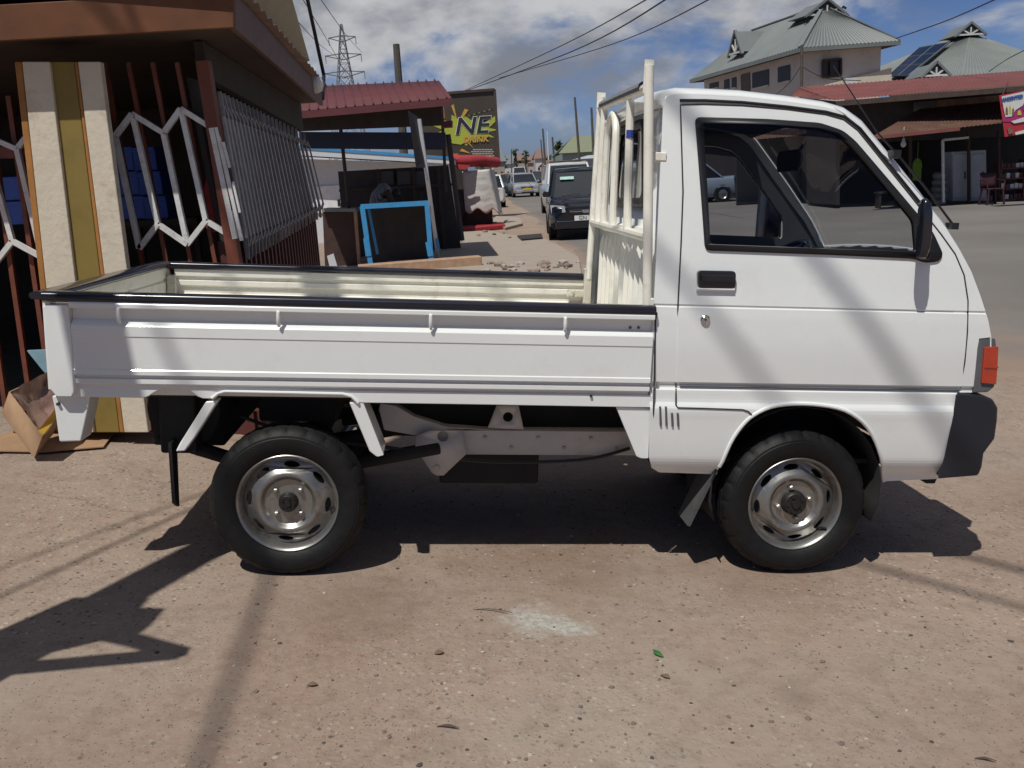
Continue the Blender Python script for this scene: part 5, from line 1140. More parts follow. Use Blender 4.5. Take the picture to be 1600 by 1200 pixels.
    for s in (-1, 1):
        for (xa, za), (xb, zb2) in ((gb[0], gb[2]), (gb[5], gb[3])): mb = MB(); mb.bar((xa, s * (gy(za) + .0), za), (xb, s * (gy(zb2) + .005), zb2), .055, .06, up=(0, s, 0)); mb.build('pillar', paint_m, t)
        xm = lerp(cab0, cab1, .5); mb = MB(); mb.bar((xm, s * (gy(belt) + .004), belt), (xm - .03, s * (gy(zt) + .004), zt), .02, .07, up=(0, s, 0)); mb.build('pillar', paint_m, t)
    for s in (-1, 1):
        mb = MB(); mb.loft([[Vector((cab0 - .12 + dx, s * (w * .92 + yy), belt + zz)) for yy, zz in ((.0, .02), (.04, .0), (.16, .01), (.18, .07), (.14, .14), (.03, .12))] for dx in (0, .06, .09)]); mb.build('side_mirror', paint_m if kind != 'van' else M['black'], t, bevel=.01)
        zl = hood * .72; mb = MB(); mb.prism([(h * .90, s * w * .90, zl - .09), (h * .985, s * w * .52, zl - .07), (h * .985, s * w * .55, zl + .07), (h * .88, s * w * .92, zl + .10)], (.07, s * .025, .0)); mb.build('headlight', M['lens'], t, bevel=.012)
        mb = MB(); mb.prism([(-h * .90, s * w * .88, belt * .72), (-h * .995, s * w * .55, belt * .72), (-h * .995, s * w * .58, belt * .9), (-h * .88, s * w * .90, belt * .95)], (-.03, s * .01, 0)); mb.build('tail_light', M['redlens'], t, bevel=.01)
    if detail:
        mb = MB(); zl = hood * .66; mb.box(h - .05, h + .012, -w * .45, w * .45, zl - .06, zl + .03); gr_ = mb.build('grille', M['black'], t, bevel=.01)
        mb = MB(); mb.box(h + .005, h + .02, -w * .43, w * .43, zl - .02, zl - .005); mb.box(h + .01, h + .026, -.07, .07, zl - .045, zl + .02); mb.build('grille_bar', M['chrome'], gr_, bevel=.004)
        mb = MB(); mb.box(h - .09, h + .03, -w * .82, w * .82, .24, .44); bu = mb.build('bumper', paint_m, t, bevel=.05)
        mb = MB(); mb.box(h + .02, h + .036, -w * .45, w * .45, .25, .32); mb.build('air_intake', M['black'], bu)
        mb = MB(); mb.tube([(cab0 + .05, -.5, belt + .03), (cab0 - .02, -.1, belt + .07)], .01, 5); mb.tube([(cab0 + .05, .1, belt + .03), (cab0 - .02, .5, belt + .07)], .01, 5); mb.build('wiper', M['black'], t)
    if plate:
        mb = MB(); mb.box(h + .02, h + .042, -.26, .26, .42, .53); pl = mb.build('number_plate', M[plate], t)
        if txt: text_mb(txt, .12, lambda x, y, z: Vector((h + .045 + z, x, .475 + y)), extrude=.002).build('lettering', M['bb_ink'], pl, smooth=0)
    if sticker:
        mb = MB(); xa = lerp(cab0, r0, .62); za = lerp(belt, zt, .62); n_ = Vector((zt - belt, 0, cab0 - r0)).normalized()
        c = Vector((xa, -w * .42, za)) + n_ * .04; u2 = Vector((0, 1, 0)); v2 = n_.cross(u2)
        mb.prism([c + u2 * a + v2 * b for a, b in ((-.16, -.05), (.16, -.05), (.16, .05), (-.16, .05))], n_ * .006); mb.build('sticker', M['sticker'], t)
    if roofbox:
        mb = MB()
        for s in (-1, 1): mb.tube([(r0, s * w * .62, H + .05), (r1, s * w * .62, H + .05)], .02, 6)
        for k in range(4): x = lerp(r0, r1, k / 3); mb.tube([(x, -w * .62, H + .05), (x, w * .62, H + .05)], .018, 6)
        mb.build('roof_rack', M['black'], t)
    return t
def cloc(px, py, d): p = at(px, py, d); return Vector((p.x, p.y, ground_z(p.x, p.y) + .012))
P_black = paint('black_car_paint', (.006, .007, .013)); P_silver = paint('silver_car_paint', (.34, .35, .38)); P_white = paint('white_car_paint', (.66, .66, .65)); P_taxi = paint('yellow_car_paint', (.55, .25, .02)); P_bluegrey = paint('blue_grey_car_paint', (.22, .27, .34)); P_dark = paint('dark_green_car_paint', (.03, .04, .045))
yf = -math.pi / 2
make_car('black_minivan', 'black compact van driving towards the rack, pale sticker on its windscreen', cloc(909, 360, 22.2), yf - .03, 3.8, 1.66, 1.58, P_black, 'van', 'plate_w', 'vehicles on the street', sticker=True, txt='GN 78')
make_car('sport_utility_car', 'white sport utility car with roof rails right behind the black van', cloc(889, 320, 33), yf + .02, 4.6, 1.80, 1.80, P_white, 'suv', None, 'vehicles on the street', roofbox=True)
make_car('silver_hatchback', 'silver hatchback with a yellow number plate coming down the middle of the street', cloc(817, 300, 59), yf + .12, 4.0, 1.68, 1.48, P_silver, 'hatch', 'plate_y', 'vehicles on the street')
make_car('dark_sedan', 'dark saloon car parked at the left edge of the street behind the tarpaulin stand', cloc(776, 300, 62), yf + .25, 4.3, 1.7, 1.45, P_dark, 'sedan', None, 'vehicles on the street', detail=False)
make_car('white_hatchback', 'white car mostly hidden behind the tarpaulin stand, only its tail showing', cloc(758, 312, 44), math.pi / 2 + .1, 4.0, 1.66, 1.5, P_white, 'hatch', None, 'vehicles on the street', detail=False)
make_car('taxi', 'small yellow taxi far down the street left of the silver hatchback', cloc(792, 283, 92), yf, 3.9, 1.66, 1.5, P_taxi, 'hatch', None, 'vehicles on the street', detail=False)
make_car('distant_van', 'distant white minibus far down the street above the silver hatchback', cloc(812, 281, 125), yf, 4.8, 1.9, 2.2, P_white, 'van', None, 'vehicles on the street', detail=False)
make_car('distant_car', 'distant dark car far down the street beside the white minibus', cloc(838, 283, 105), yf, 4.0, 1.7, 1.5, P_dark, 'hatch', None, 'vehicles on the street', detail=False)
sc_ = make_car('silver_sedan', 'blue grey saloon car seen side on through the truck cab windows', cloc(1064, 310, 36), math.pi + .12, 4.6, 1.8, 1.5, P_bluegrey, 'sedan', None, 'vehicles on the street')

# ================================================================= buildings on the right
M['housewall'] = pbr('pinkish_grey_render', (.61, .545, .49), .85, 0, .1, .5, dirt=(.2, .15, .12), dirt_amt=.4, dscale=1.2)
M['housewall2'] = pbr('cream_render', (.58, .52, .42), .85, 0, .08, 1)
M['metalroof'] = pbr('grey_green_metal_roof', (.18, .197, .195), .5, .1, .12, .5)
M['winframe'] = pbr('dark_window_opening', (.03, .027, .027), .4, 0, .2, 3)
M['vent'] = pbr('pale_gable_boards', (.55, .55, .54), .7)
def ribbed(m, sc):
    nt = m.node_tree; b = nt.nodes['Principled BSDF']; tc = nt.nodes.new('ShaderNodeTexCoord'); uv = nt.nodes.new('ShaderNodeUVMap'); w = nt.nodes.new('ShaderNodeTexWave'); w.bands_direction = 'X'; w.inputs['Scale'].default_value = sc
    nt.links.new(uv.outputs[0], w.inputs['Vector']); bp = nt.nodes.new('ShaderNodeBump'); bp.inputs['Strength'].default_value = .9; bp.inputs['Distance'].default_value = .05; nt.links.new(w.outputs['Fac'], bp.inputs['Height']); nt.links.new(bp.outputs['Normal'], b.inputs['Normal']); return m
def sheet(mb, p, n=40, amp=.03, mi=0):
    """corrugated quad: p0-p1 eave, p3-p2 ridge"""
    p = [Vector(q) for q in p]; nm = (p[1] - p[0]).cross(p[3] - p[0]).normalized()
    if nm.z < 0: nm = -nm
    rows = [[], []]
    for i in range(n * 2 + 1):
        t = i / (n * 2); s = nm * (amp if i % 2 else 0); rows[0].append(p[0].lerp(p[1], t) + s); rows[1].append(p[3].lerp(p[2], t) + s)
    return mb.loft(rows, ring=False, mi=mi)
hs = thing('two_storey_house', 'two storey pinkish grey house with a hipped grey metal roof and gable vents', 'house', at(1250, 255, 42))
c0 = at(1250, 75, 40.0); c1 = at(1078, 121, 50); c1.z = c0.z; dv = (c1 - c0).normalized(); pv = Vector((dv.y, -dv.x, 0))
if pv.x < 0: pv = -pv
wR = 4.95; c2 = c0 + pv * wR; c3 = c1 + pv * wR; Lh = (c1 - c0).length
tilt = .045
def ht(p):   # the house leans slightly, as in the photograph
    return Vector((p.x, p.y, p.z + tilt * ((p - c0).dot(Vector((1, 0, 0))))))
zr = 1.95
rg0 = c0 + pv * wR * .5 + dv * wR * .42 + Vector((0, 0, zr)); rg1 = c1 + pv * wR * .5 - dv * wR * .42 + Vector((0, 0, zr))
mb = MB()
sheet(mb, [ht(c0), ht(c1), ht(rg1), ht(rg0)], 46, .035); sheet(mb, [ht(c3), ht(c2), ht(rg0), ht(rg1)], 30, .035); sheet(mb, [ht(c2), ht(c0), ht(rg0 + Vector((0, 0, -.02))), ht(rg0)], 26, .035); sheet(mb, [ht(c1), ht(c3), ht(rg1), ht(rg1)], 26, .035)
rf = mb.build('roof', M['metalroof'], hs, smooth=0)
mb = MB()
for a, b in ((c0, c1), (c1, c3), (c3, c2), (c2, c0)): mb.bar(ht(a) - Vector((0, 0, .08)), ht(b) - Vector((0, 0, .08)), .05, .16)
for a, b in ((rg0, rg1), (c0, rg0), (c2, rg0)): mb.bar(ht(a) + Vector((0, 0, .05)), ht(b) + Vector((0, 0, .05)), .18, .05)
mb.build('ridge_and_eave_trim', M['metalroof'], rf)
sof = MB(); sof.add([ht(p) - Vector((0, 0, .12)) for p in (c0, c1, c3, c2)], [(0, 1, 2, 3)]); sof.build('soffit', M['soffit'], hs)
# gable vent on the ridge end facing us
def gable(c, u, wdt, hh, back, par):
    mb = MB(); a, b, tp = c - u * wdt, c + u * wdt, c + Vector((0, 0, hh)); mb.prism([a, b, tp], back); g_ = mb.build('gable_vent', M['metalroof'], par); mb = MB(); f_ = -back.normalized() * .012; mb.prism([a.lerp(tp, .06) + f_, b.lerp(tp, .06) + f_, tp.lerp((a + b) / 2, .08) + f_], f_ * .5); mb.build('vent_opening', M['winframe'], g_)
    mb = MB(); f = -back.normalized() * .04
    for p, q in ((a, tp), (b, tp)): mb.bar(p + f - (tp - p) * .12, q + f + Vector((0, 0, .05)), .14, .10)
    mb.build('barge_board', M['metalroof'], g_); mb = MB(); m0 = (a + b) / 2
    for q in (lerp(a, tp, .45), lerp(b, tp, .45), tp - Vector((0, 0, hh * .35))): mb.bar(m0 + f, q + f, .06, .07)
    mb.bar(a + f, b + f, .08, .08); mb.build('pale_slats', M['vent'], g_)
gable(ht(rg0) - dv * .25 + Vector((0, 0, -.42)), pv, 1.0, .62, dv * 1.6, hs)
# dormer on the long slope
md_ = ht(c0.lerp(c1, .66)) ; sl_ = (ht(rg0.lerp(rg1, .5)) - ht(c0.lerp(c1, .5)))
gb_ = md_ + (ht(rg0) - ht(c0)).project(pv) * .35 + Vector((0, 0, zr * .40)); dp = at(1150, 83, 46.2)
gable(dp, dv, .62, 1.0, pv * 1.8 + Vector((0, 0, .0)), hs)
ins = .55; w0 = c0 + dv * ins + pv * ins; w1 = c1 - dv * ins + pv * ins; w2 = c2 + dv * ins - pv * ins; w3 = c3 - dv * ins - pv * ins
mb = MB(); mb.loft([[Vector((p.x, p.y, -.5)) for p in (w0, w1, w3, w2)], [ht(p) - Vector((0, 0, .1)) for p in (w0, w1, w3, w2)]], cap=False); mb.build('wall', M['housewall'], hs, smooth=0)
mb = MB(); mb.prism([onplane(*p, w0 - dv * .05, dv) for p in ((1252, 142), (1392, 106), (1392, 130), (1252, 150))], -dv * .05); mb.build('cream_band', M['housewall2'], hs)
for (x0, x1, y0, y1) in ((1109, 1123, 129, 139), (1132, 1140, 124, 140), (1144, 1151, 121, 138), (1176, 1202, 111, 137), (1216, 1235, 103, 129)):
    mb = MB(); q = [onplane(x, y, w0, pv) for x, y in ((x0, y0 + (x1 - x0) * .12), (x1, y0 - (x1 - x0) * .12), (x1, y1 - (x1 - x0) * .12), (x0, y1 + (x1 - x0) * .12))]; mb.prism([p - pv * .03 for p in q], pv * .10); w_ = mb.build('window', M['winframe'], hs)
    mb = MB(); mb.bar(q[3] - pv * .05, q[2] - pv * .05, .12, .08); mb.build('sill', M['housewall'], w_)
mb = MB(); mb.prism([onplane(x, y, w0 - pv * .04, pv) for x, y in ((1157, 117), (1171, 113), (1172, 144), (1158, 146))], pv * .1); mb.build('door', pbr('brown_door', (.12, .09, .07), .6), hs)
mb = MB(); q = [onplane(x, y, w0 - dv * .04, dv) for x, y in ((1285, 95), (1313, 92), (1313, 118), (1285, 121))]; mb.prism(q, dv * .1); w_ = mb.build('window', M['winframe'], hs)
mb = MB()
for a, b in zip(q, q[1:] + q[:1]): mb.bar(a - dv * .05, b - dv * .05, .08, .10)
mb.build('frame', M['soffit'], w_); mb = MB(); a = q[0].lerp(q[1], .4); b = q[3].lerp(q[2], .4); mb.bar(a - dv * .05, b - dv * .05, .05, .06); mb.build('mullion', M['soffit'], w_)
mb = MB(); a = onplane(1320, 128, w0 - dv * .3, dv); mb.box(a.x, a.x + .5, a.y - .1, a.y + .2, a.z - .15, a.z + .15); mb.build('air_conditioner', M['vent'], hs)
mb = MB(); a = at(1308, 32, 43); b = at(1317, 10, 43); mb.tube([at(1306, 40, 43), b], .03, 5); mb.bar(b, b + Vector((.15, 0, -.1)), .08, .08); mb.build('roof_aerial', M['black'], hs)
# second house with solar panels
h2 = thing('solar_roof_house', 'house with a broad pale grey metal roof carrying a solar panel array', 'house', at(1520, 250, 46))
pk = at(1515, 52, 50); L0 = at(1385, 128, 46); R0 = at(1720, 120, 44); bk = Vector((0, 9, -2.5))
L0b = Vector((L0.x - 1, L0.y + 13, L0.z)); R0b = Vector((R0.x + 1, R0.y + 13, R0.z)); F0 = at(1500, 150, 41); F0.z = L0.z - .6
mb = MB(); pk2 = pk + Vector((0, 3, 0)); sheet(mb, [L0, F0, pk, pk], 24, .03); sheet(mb, [F0, R0, pk, pk], 34, .03); sheet(mb, [L0b, L0, pk, pk2], 20, .03); sheet(mb, [R0, R0b, pk2, pk], 20, .03)
M['palemetal'] = pbr('pale_grey_metal_roof', (.22, .24, .23), .45, .1, .1, .6, dirt=(.28, .22, .12), dirt_amt=.3, dscale=.6)
mb.build('roof', M['palemetal'], h2, smooth=0)
mb = MB(); mb.prism([L0 + Vector((.5, .6, -.1)), F0 + Vector((0, .6, -.1)), F0 + Vector((0, .6, -6.5)), L0 + Vector((.5, .6, -6.5))], (0, .2, 0)); mb.prism([F0 + Vector((0, .6, -.1)), R0 + Vector((-.5, .6, -.1)), R0 + Vector((-.5, .6, -6.5)), F0 + Vector((0, .6, -6.5))], (0, .2, 0)); mb.build('wall', M['housewall2'], h2)
gable(at(1516, 54, 49.0), Vector((1, 0, 0)), .75, .55, Vector((0, 2, 0)), h2); gable(at(1462, 118, 42.5), Vector((1, 0, 0)), .62, .55, Vector((0, 2, 0)), h2)
nS = (F0 - L0).cross(pk - L0).normalized()
if nS.z < 0: nS = -nS
M['solar'] = pbr('solar_cell_blue_black', (.012, .016, .035), .15, 0, .2, 4, coat=.6)
q = [onplane(x, y, L0 + nS * .22, nS) for x, y in ((1389, 120), (1420, 120), (1485, 67), (1437, 76))]
mb = MB(); mb.prism(q, nS * .06); sp2 = mb.build('solar_panel', M['solar'], h2); mb = MB()
for t in (0, .5, 1): mb.bar(q[0].lerp(q[1], t) + nS * .08, q[3].lerp(q[2], t) + nS * .08, .03, .03)
for t in (0, .33, .66, 1): mb.bar(q[0].lerp(q[3], t) + nS * .07, q[1].lerp(q[2], t) + nS * .07, .015, .02)
mb.build('panel_frame', M['metalroof'], sp2)
# row of roadside shops
M['rustroof'] = pbr('rusty_red_roof_sheet', (.20, .065, .058), .7, .1, .2, 1.5, dirt=(.14, .06, .05), dirt_amt=.7, dscale=2)
M['rustawn'] = pbr('rusted_brown_awning_sheet', (.105, .05, .032), .8, 0, .3, 2, dirt=(.30, .21, .14), dirt_amt=.35, dscale=1.6)
M['rag'] = pbr('weathered_tin_patches', (.16, .15, .145), .7, .1, .5, 2.5, dirt=(.34, .15, .08), dirt_amt=.7, dscale=2)
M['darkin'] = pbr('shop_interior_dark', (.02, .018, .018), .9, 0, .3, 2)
rs_ = thing('roadside_shop', 'low roadside shop row with rusty red sheet roof and ragged brown awning', 'shop', gnd(1500, 319))
DS = 26.0
mb = MB(); sheet(mb, [at(1305, 157, DS), at(1640, 130, DS - 2), at(1640, 108, DS + 7), at(1249, 137, DS + 5)], 60, .03); sheet(mb, [at(1236, 151, DS + 4), at(1305, 157, DS), at(1260, 137, DS + 5), at(1249, 137, DS + 5)], 10, .03); mb.build('roof', M['rustroof'], rs_, smooth=0)
slab([(1240, 152), (1306, 158), (1306, 166), (1250, 158)], [DS + 4, DS, DS, DS + 4], .1).build('fascia_board', M['soffit'], rs_); slab([(1306, 158), (1640, 131), (1640, 139), (1306, 166)], [DS, DS - 2, DS - 2, DS], .1).build('fascia_board', M['soffit'], rs_)
slab([(1306, 166), (1640, 138), (1640, 210), (1306, 225)], DS + 1.0, .1).build('upper_wall', M['darkfront'], rs_)
slab([(1428, 160), (1462, 157), (1462, 170), (1428, 174)], DS + .8, .05).build('tin_patch', M['rag'], rs_); slab([(1463, 157), (1568, 148), (1568, 160), (1463, 170)], DS + .8, .05).build('tin_patch', pbr('rust_streaked_tin', (.28, .16, .11), .7, .1, .6, 2.5), rs_)
aw = MB(); sheet(aw, [at(1362, 214, DS - 1.6), at(1570, 192, DS - 1.6), at(1570, 158, DS + .8), at(1436, 171, DS + .8)], 30, .02); aw.build('awning', M['rustawn'], rs_, smooth=0, solid=.01)
slab([(1362, 213), (1500, 199), (1500, 204), (1364, 218)], DS - 1.65, .04).build('awning_edge', M['rustroof'], rs_)
aw = MB(); sheet(aw, [at(1566, 196, DS - 1.2), at(1660, 190, DS - 1.2), at(1660, 160, DS + .8), at(1566, 168, DS + .8)], 14, .02); aw.build('awning', M['darkfront'], rs_, smooth=0, solid=.01)
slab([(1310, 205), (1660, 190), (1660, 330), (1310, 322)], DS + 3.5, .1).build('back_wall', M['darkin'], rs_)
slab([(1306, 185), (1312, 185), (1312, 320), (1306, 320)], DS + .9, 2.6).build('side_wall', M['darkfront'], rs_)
for x in (1422, 1513, 1560): slab([(x, 205), (x + 3, 205), (x + 4, 322), (x + 1, 322)], DS - .2, .1).build('post', M['soffit'], rs_)
mb = MB()
for a, b in (((1473, 219), (1474, 316)), ((1473, 219), (1513, 215))): mb.bar(at(*a, DS - .5), at(*b, DS - .5), .06, .06, up=(0, 1, 0))
mb.build('door_frame', M['grille'], rs_)
mb = MB(); c = at(1412, 216, DS - 1.3); mb.tube([c + Vector((0, 0, .3)), c], .01, 5); mb.lathe([(0, .0), (.03, 0), (.035, .06), (.065, .12), (.07, .17), (.045, .22), (0, .24)], c, (0, 0, -1), 12); mb.build('lamp_bulb', M['vent'], rs_)
# things in and before the shop
M['fridge'] = pbr('grey_white_enamel', (.38, .40, .43), .5, 0, .2, 1.5, dirt=(.45, .42, .38), dirt_amt=.4, dscale=2.5)
for k, (x0, x1, lab) in enumerate(((1487, 1513, 'left of two pale grey metal cabinets standing in the roadside shop doorway'), (1515, 1541, 'right of two pale grey metal cabinets standing in the roadside shop doorway'))):
    b = thing('metal_cabinet', lab, 'cabinet', at((x0 + x1) / 2, 314, DS), 'metal cabinets in the shop'); slab([(x0, 237 - k * 2), (x1, 236 - k * 2), (x1 + 1, 314), (x0 + 1, 314)], DS, .5).build('body', M['fridge'], b, bevel=.02)
    slab([(x0 + 2, 241), (x1 - 2, 240), (x1 - 1, 310), (x0 + 2, 310)], DS - .03, .03).build('door', M['fridge'], b, bevel=.01); slab([(x1 - 5, 268), (x1 - 4, 268), (x1 - 4, 280), (x1 - 5, 280)], DS - .07, .04).build('handle', M['black'], b)
ch = thing('plastic_chair', 'maroon plastic chair standing in front of the grey cabinets', 'chair', at(1549, 318, DS - 1.2)); b = at(1549, 318, DS - 1.2); b.z = ground_z(b.x, b.y)
M['chair'] = pbr('maroon_plastic', (.04, .012, .017), .5, 0, .1, 6); mb = MB(); mb.box(b.x - .22, b.x + .22, b.y - .2, b.y + .22, b.z + .42, b.z + .45); mb.build('seat', M['chair'], ch, bevel=.012)
mb = MB(); mb.loft([[Vector((b.x + x, b.y + .22 + (abs(x) < .2) * .03 + z * .12, b.z + .45 + z)) for x in (-.22, -.12, 0, .12, .22)] for z in (0, .15, .3, .42)], ring=False); mb.build('backrest', M['chair'], ch, smooth=60, solid=.015)
for sx in (-1, 1):
    for sy in (-1, 1): mb = MB(); mb.bar((b.x + sx * .19, b.y + sy * .18, b.z + .43), (b.x + sx * .23, b.y + sy * .22, b.z), .04, .04); mb.build('leg', M['chair'], ch)
    mb = MB(); mb.tube([(b.x + sx * .22, b.y - .18, b.z + .43), (b.x + sx * .24, b.y - .16, b.z + .64), (b.x + sx * .23, b.y + .22, b.z + .68)], .018, 6); mb.build('armrest', M['chair'], ch)
mb = MB(); c = at(1433, 265, DS - .3); secs = []
for i in range(8):
    z = c.z + .30 - i * .085; w = (.05, .12, .13, .12, .115, .12, .125, .12)[i]; secs.append([Vector((c.x + w * math.cos(t), c.y + .05 * math.sin(t) + .02 * math.cos(3 * t + i), z)) for t in [2 * math.pi * j / 14 for j in range(14)]])
mb.loft(secs); mb.tube([c + Vector((0, 0, .3)), c + Vector((0, 0, .75))], .008, 5); solo(mb, 'hanging_vest', pbr('lime_green_fabric', (.10, .19, .015), .8), 'lime green vest hanging in the dark roadside shop', 'vest', smooth=60)
for k, (x, y, w_, h_, m, nm, lab) in enumerate(((1466, 316, 10, 50, 'rag', 'sack_pile', 'patterned grey sacks piled beside the pale door frame of the shop'), (1580, 318, 18, 62, 'maroon', 'goods_shelf', 'dark red shelf of goods under the poster at the right edge'), (1395, 316, 22, 30, 'darkfront', 'wooden_bench', 'dark wooden bench in the shade of the roadside shop'))):
    p = at(x, y, DS - .2); p.z = ground_z(p.x, p.y); ww2 = w_ * DS / F; hh2 = h_ * DS / F
    mb = MB()
    if nm == 'sack_pile':
        for j in range(5):
            z = p.z + j * hh2 / 5; mb.loft([[Vector((p.x + ww2 * s * math.cos(t) * (1 + .1 * math.sin(j)), p.y + .25 * s * math.sin(t), z + zz)) for t in [2 * math.pi * q_ / 12 for q_ in range(12)]] for zz, s in ((0, .75), (.05, 1), (hh2 / 5 - .05, 1), (hh2 / 5, .75))])
    elif nm == 'goods_shelf':
        for s in (-1, 1): mb.box(p.x + s * ww2 - .02, p.x + s * ww2 + .02, p.y, p.y + .35, p.z, p.z + hh2)
        for j in range(4):
            z = p.z + j * hh2 / 4 + .05; mb.box(p.x - ww2, p.x + ww2, p.y, p.y + .35, z, z + .03)
            for q_ in range(5): xx = p.x - ww2 + .05 + q_ * ww2 * .38; mb.box(xx, xx + .1, p.y + .05, p.y + .2, z + .03, z + .14 + .05 * rnd.random(), rnd.choice((0, 1)))
    else:
        mb.box(p.x - ww2, p.x + ww2, p.y, p.y + .35, p.z + .42, p.z + .47)
        for s in (-.85, .85): mb.box(p.x + s * ww2 - .03, p.x + s * ww2 + .03, p.y + .03, p.y + .3, p.z, p.z + .42)
    solo(mb, nm, [M[m], M['vent']], lab, nm.split('_')[-1])
# poster with lettering
M['po_red'] = pbr('poster_red', (.42, .03, .045), .5, 0, .1, 2); M['po_mag'] = pbr('poster_magenta', (.36, .03, .16), .5, 0, .2, 2); M['po_blue'] = pbr('poster_blue', (.03, .10, .34), .5); M['po_skin'] = pbr('poster_print_brown', (.20, .10, .07), .6, 0, .4, 6); M['po_yel'] = pbr('poster_yellow', (.5, .45, .05), .5)
po = thing('poster_sign', 'hanging advertising poster reading ANOINTED on the right edge, red and white', 'poster', at(1600, 215, 23)); DP = 23.0
def pol(pts, k, m, nm): mb = MB(); mb.prism([at(x, y, DP) + Vector((0, -k, 0)) for x, y in pts], (0, .012, 0)); return mb.build(nm, M[m], po)
pol([(1561, 149), (1660, 130), (1668, 196), (1570, 214)], 0, 'po_red', 'board')
pol([(1590, 146), (1655, 133), (1658, 180), (1612, 192), (1566, 190)], .014, 'po_mag', 'print')
pol([(1564, 151), (1600, 143), (1603, 153), (1597, 165), (1586, 172), (1580, 182), (1570, 183), (1567, 168)], .028, 'bb_white', 'print')
for (x, y, w_, h_, m) in ((1572, 173, 4, 14, 'po_skin'), (1577, 171, 4, 15, 'po_yel'), (1582, 174, 4, 12, 'po_skin'), (1592, 176, 6, 8, 'po_yel'), (1602, 168, 8, 9, 'po_blue')): pol([(x - w_ * .5, y + h_ * .5), (x + w_ * .5, y + h_ * .5), (x + w_ * .4, y - h_ * .2), (x, y - h_ * .5), (x - w_ * .4, y - h_ * .2)], .03, m, 'print')
pol([(1579, 190), (1597, 184), (1664, 168), (1664, 176), (1600, 190), (1584, 193)], .03, 'bb_white', 'print'); pol([(1585, 207), (1600, 203), (1640, 196), (1640, 200), (1586, 211)], .03, 'bb_white', 'print'); pol([(1573, 200), (1580, 198), (1582, 208), (1575, 210)], .03, 'po_skin', 'print')
c0 = at(1580.5, 153.5, DP); ax_ = (at(1596, 150, DP) - at(1565, 156, DP)).normalized(); az_ = Vector((-ax_.z, 0, ax_.x))
text_mb('ANOINTED', 4.3 * 1.42 * DP / F, lambda x, y, z: c0 + ax_ * x + az_ * y + Vector((0, -.045 - z, 0)), extrude=.003, offset=.008).build('lettering', M['po_blue'], po, smooth=0)
c1_ = at(1580, 159.5, DP); text_mb('BEAUTY', 2.6 * 1.42 * DP / F, lambda x, y, z: c1_ + ax_ * x + az_ * y + Vector((0, -.045 - z, 0)), extrude=.002).build('lettering', M['vent'], po, smooth=0) if False else None
mb = MB(); a = at(1566, 149, DP + .05); mb.tube([a, at(1575, 128, DP + 2)], .012, 6); mb.build('hanging_rope', M['soffit'], po)
# shack behind the cab window
sk_ = thing('grey_shack', 'plain grey shack with pale posts seen through the cab window across the road', 'shack', gnd(1260, 313))
DK = 31.0
slab([(1150, 216), (1312, 206), (1314, 316), (1152, 316)], DK + 2, .2).build('wall', pbr('dull_beige_boards', (.17, .155, .135), .8, 0, .2, 1.2), sk_)
slab([(1040, 226), (1150, 218), (1152, 318), (1042, 318)], DK + 7, .2).build('wall', M['darkfront'], sk_)
mb = MB(); sheet(mb, [at(1140, 222, DK), at(1318, 206, DK), at(1318, 196, DK + 4), at(1140, 208, DK + 4)], 30, .02); mb.build('roof', M['rustawn'], sk_, smooth=0)
for x in (1309, 1317, 1332): slab([(x, 222), (x + 3, 222), (x + 3, 315), (x, 315)], DK - 1, .1).build('post', M['grille'], sk_)
slab([(1335, 245), (1362, 244), (1362, 312), (1336, 312)], DK - .5, .1).build('shutter', pbr('dull_blue_shutter', (.07, .085, .12), .6), sk_)

# ================================================================= distance: houses, trees, poles, wires
def simple_house(name, px0, px1, pyb, pyt, d, wallm, roofm, label, roofh=.8, depth=8, ridge_x=True, win=3):
    t = thing(name, label, 'house', at((px0 + px1) / 2, pyb, d), 'distant buildings along the street'); a = at(px0, pyb, d); b = at(px1, pyt, d); z0 = ground_z(a.x, a.y) - .6
    mb = MB(); mb.box(a.x, b.x, d, d + depth, z0, b.z); mb.build('wall', wallm, t)
    mb = MB(); e = .3; mb.prism([(a.x - e, d - e, b.z + .004), (b.x + e, d - e, b.z + .004), ((a.x + b.x) / 2 + (b.x - a.x) * .3, d + depth / 2, b.z + roofh), ((a.x + b.x) / 2 - (b.x - a.x) * .3, d + depth / 2, b.z + roofh)], (0, .05, -.06)); mb.prism([(a.x - e, d + depth + e, b.z + .004), (b.x + e, d + depth + e, b.z + .004), ((a.x + b.x) / 2 + (b.x - a.x) * .3, d + depth / 2, b.z + roofh), ((a.x + b.x) / 2 - (b.x - a.x) * .3, d + depth / 2, b.z + roofh)], (0, -.05, -.06)); mb.build('roof', roofm, t, smooth=0)
    for k in range(win):
        x = lerp(a.x, b.x, (k + .35) / win); ww3 = (b.x - a.x) / win * .35; zc = lerp(max(z0, 0), b.z, .62); mb = MB(); mb.box(x, x + ww3, d - .06, d + .05, zc - ww3 * .5, zc + ww3 * .5); mb.build('window', M['winframe'], t)
    return t
w_a = pbr('pale_green_grey_wall', (.30, .36, .33), .8, 0, .1, .6); w_b = pbr('blue_white_sheet_wall', (.42, .45, .50), .7, 0, .15, .6); w_c = pbr('hazy_wall_tan', (.30, .26, .23), .8); w_d = pbr('hazy_wall_pink', (.40, .33, .31), .8); w_e = pbr('hazy_wall_white', (.5, .5, .5), .8); r_a = pbr('hazy_roof_grey', (.16, .17, .18), .7); r_b = pbr('hazy_roof_brown', (.20, .13, .11), .7)
simple_house('green_house', 882, 1000, 300, 233, 60, w_a, pbr('olive_roof', (.20, .22, .14), .7), 'pale green grey house with an olive roof behind the truck rack', 1.2)
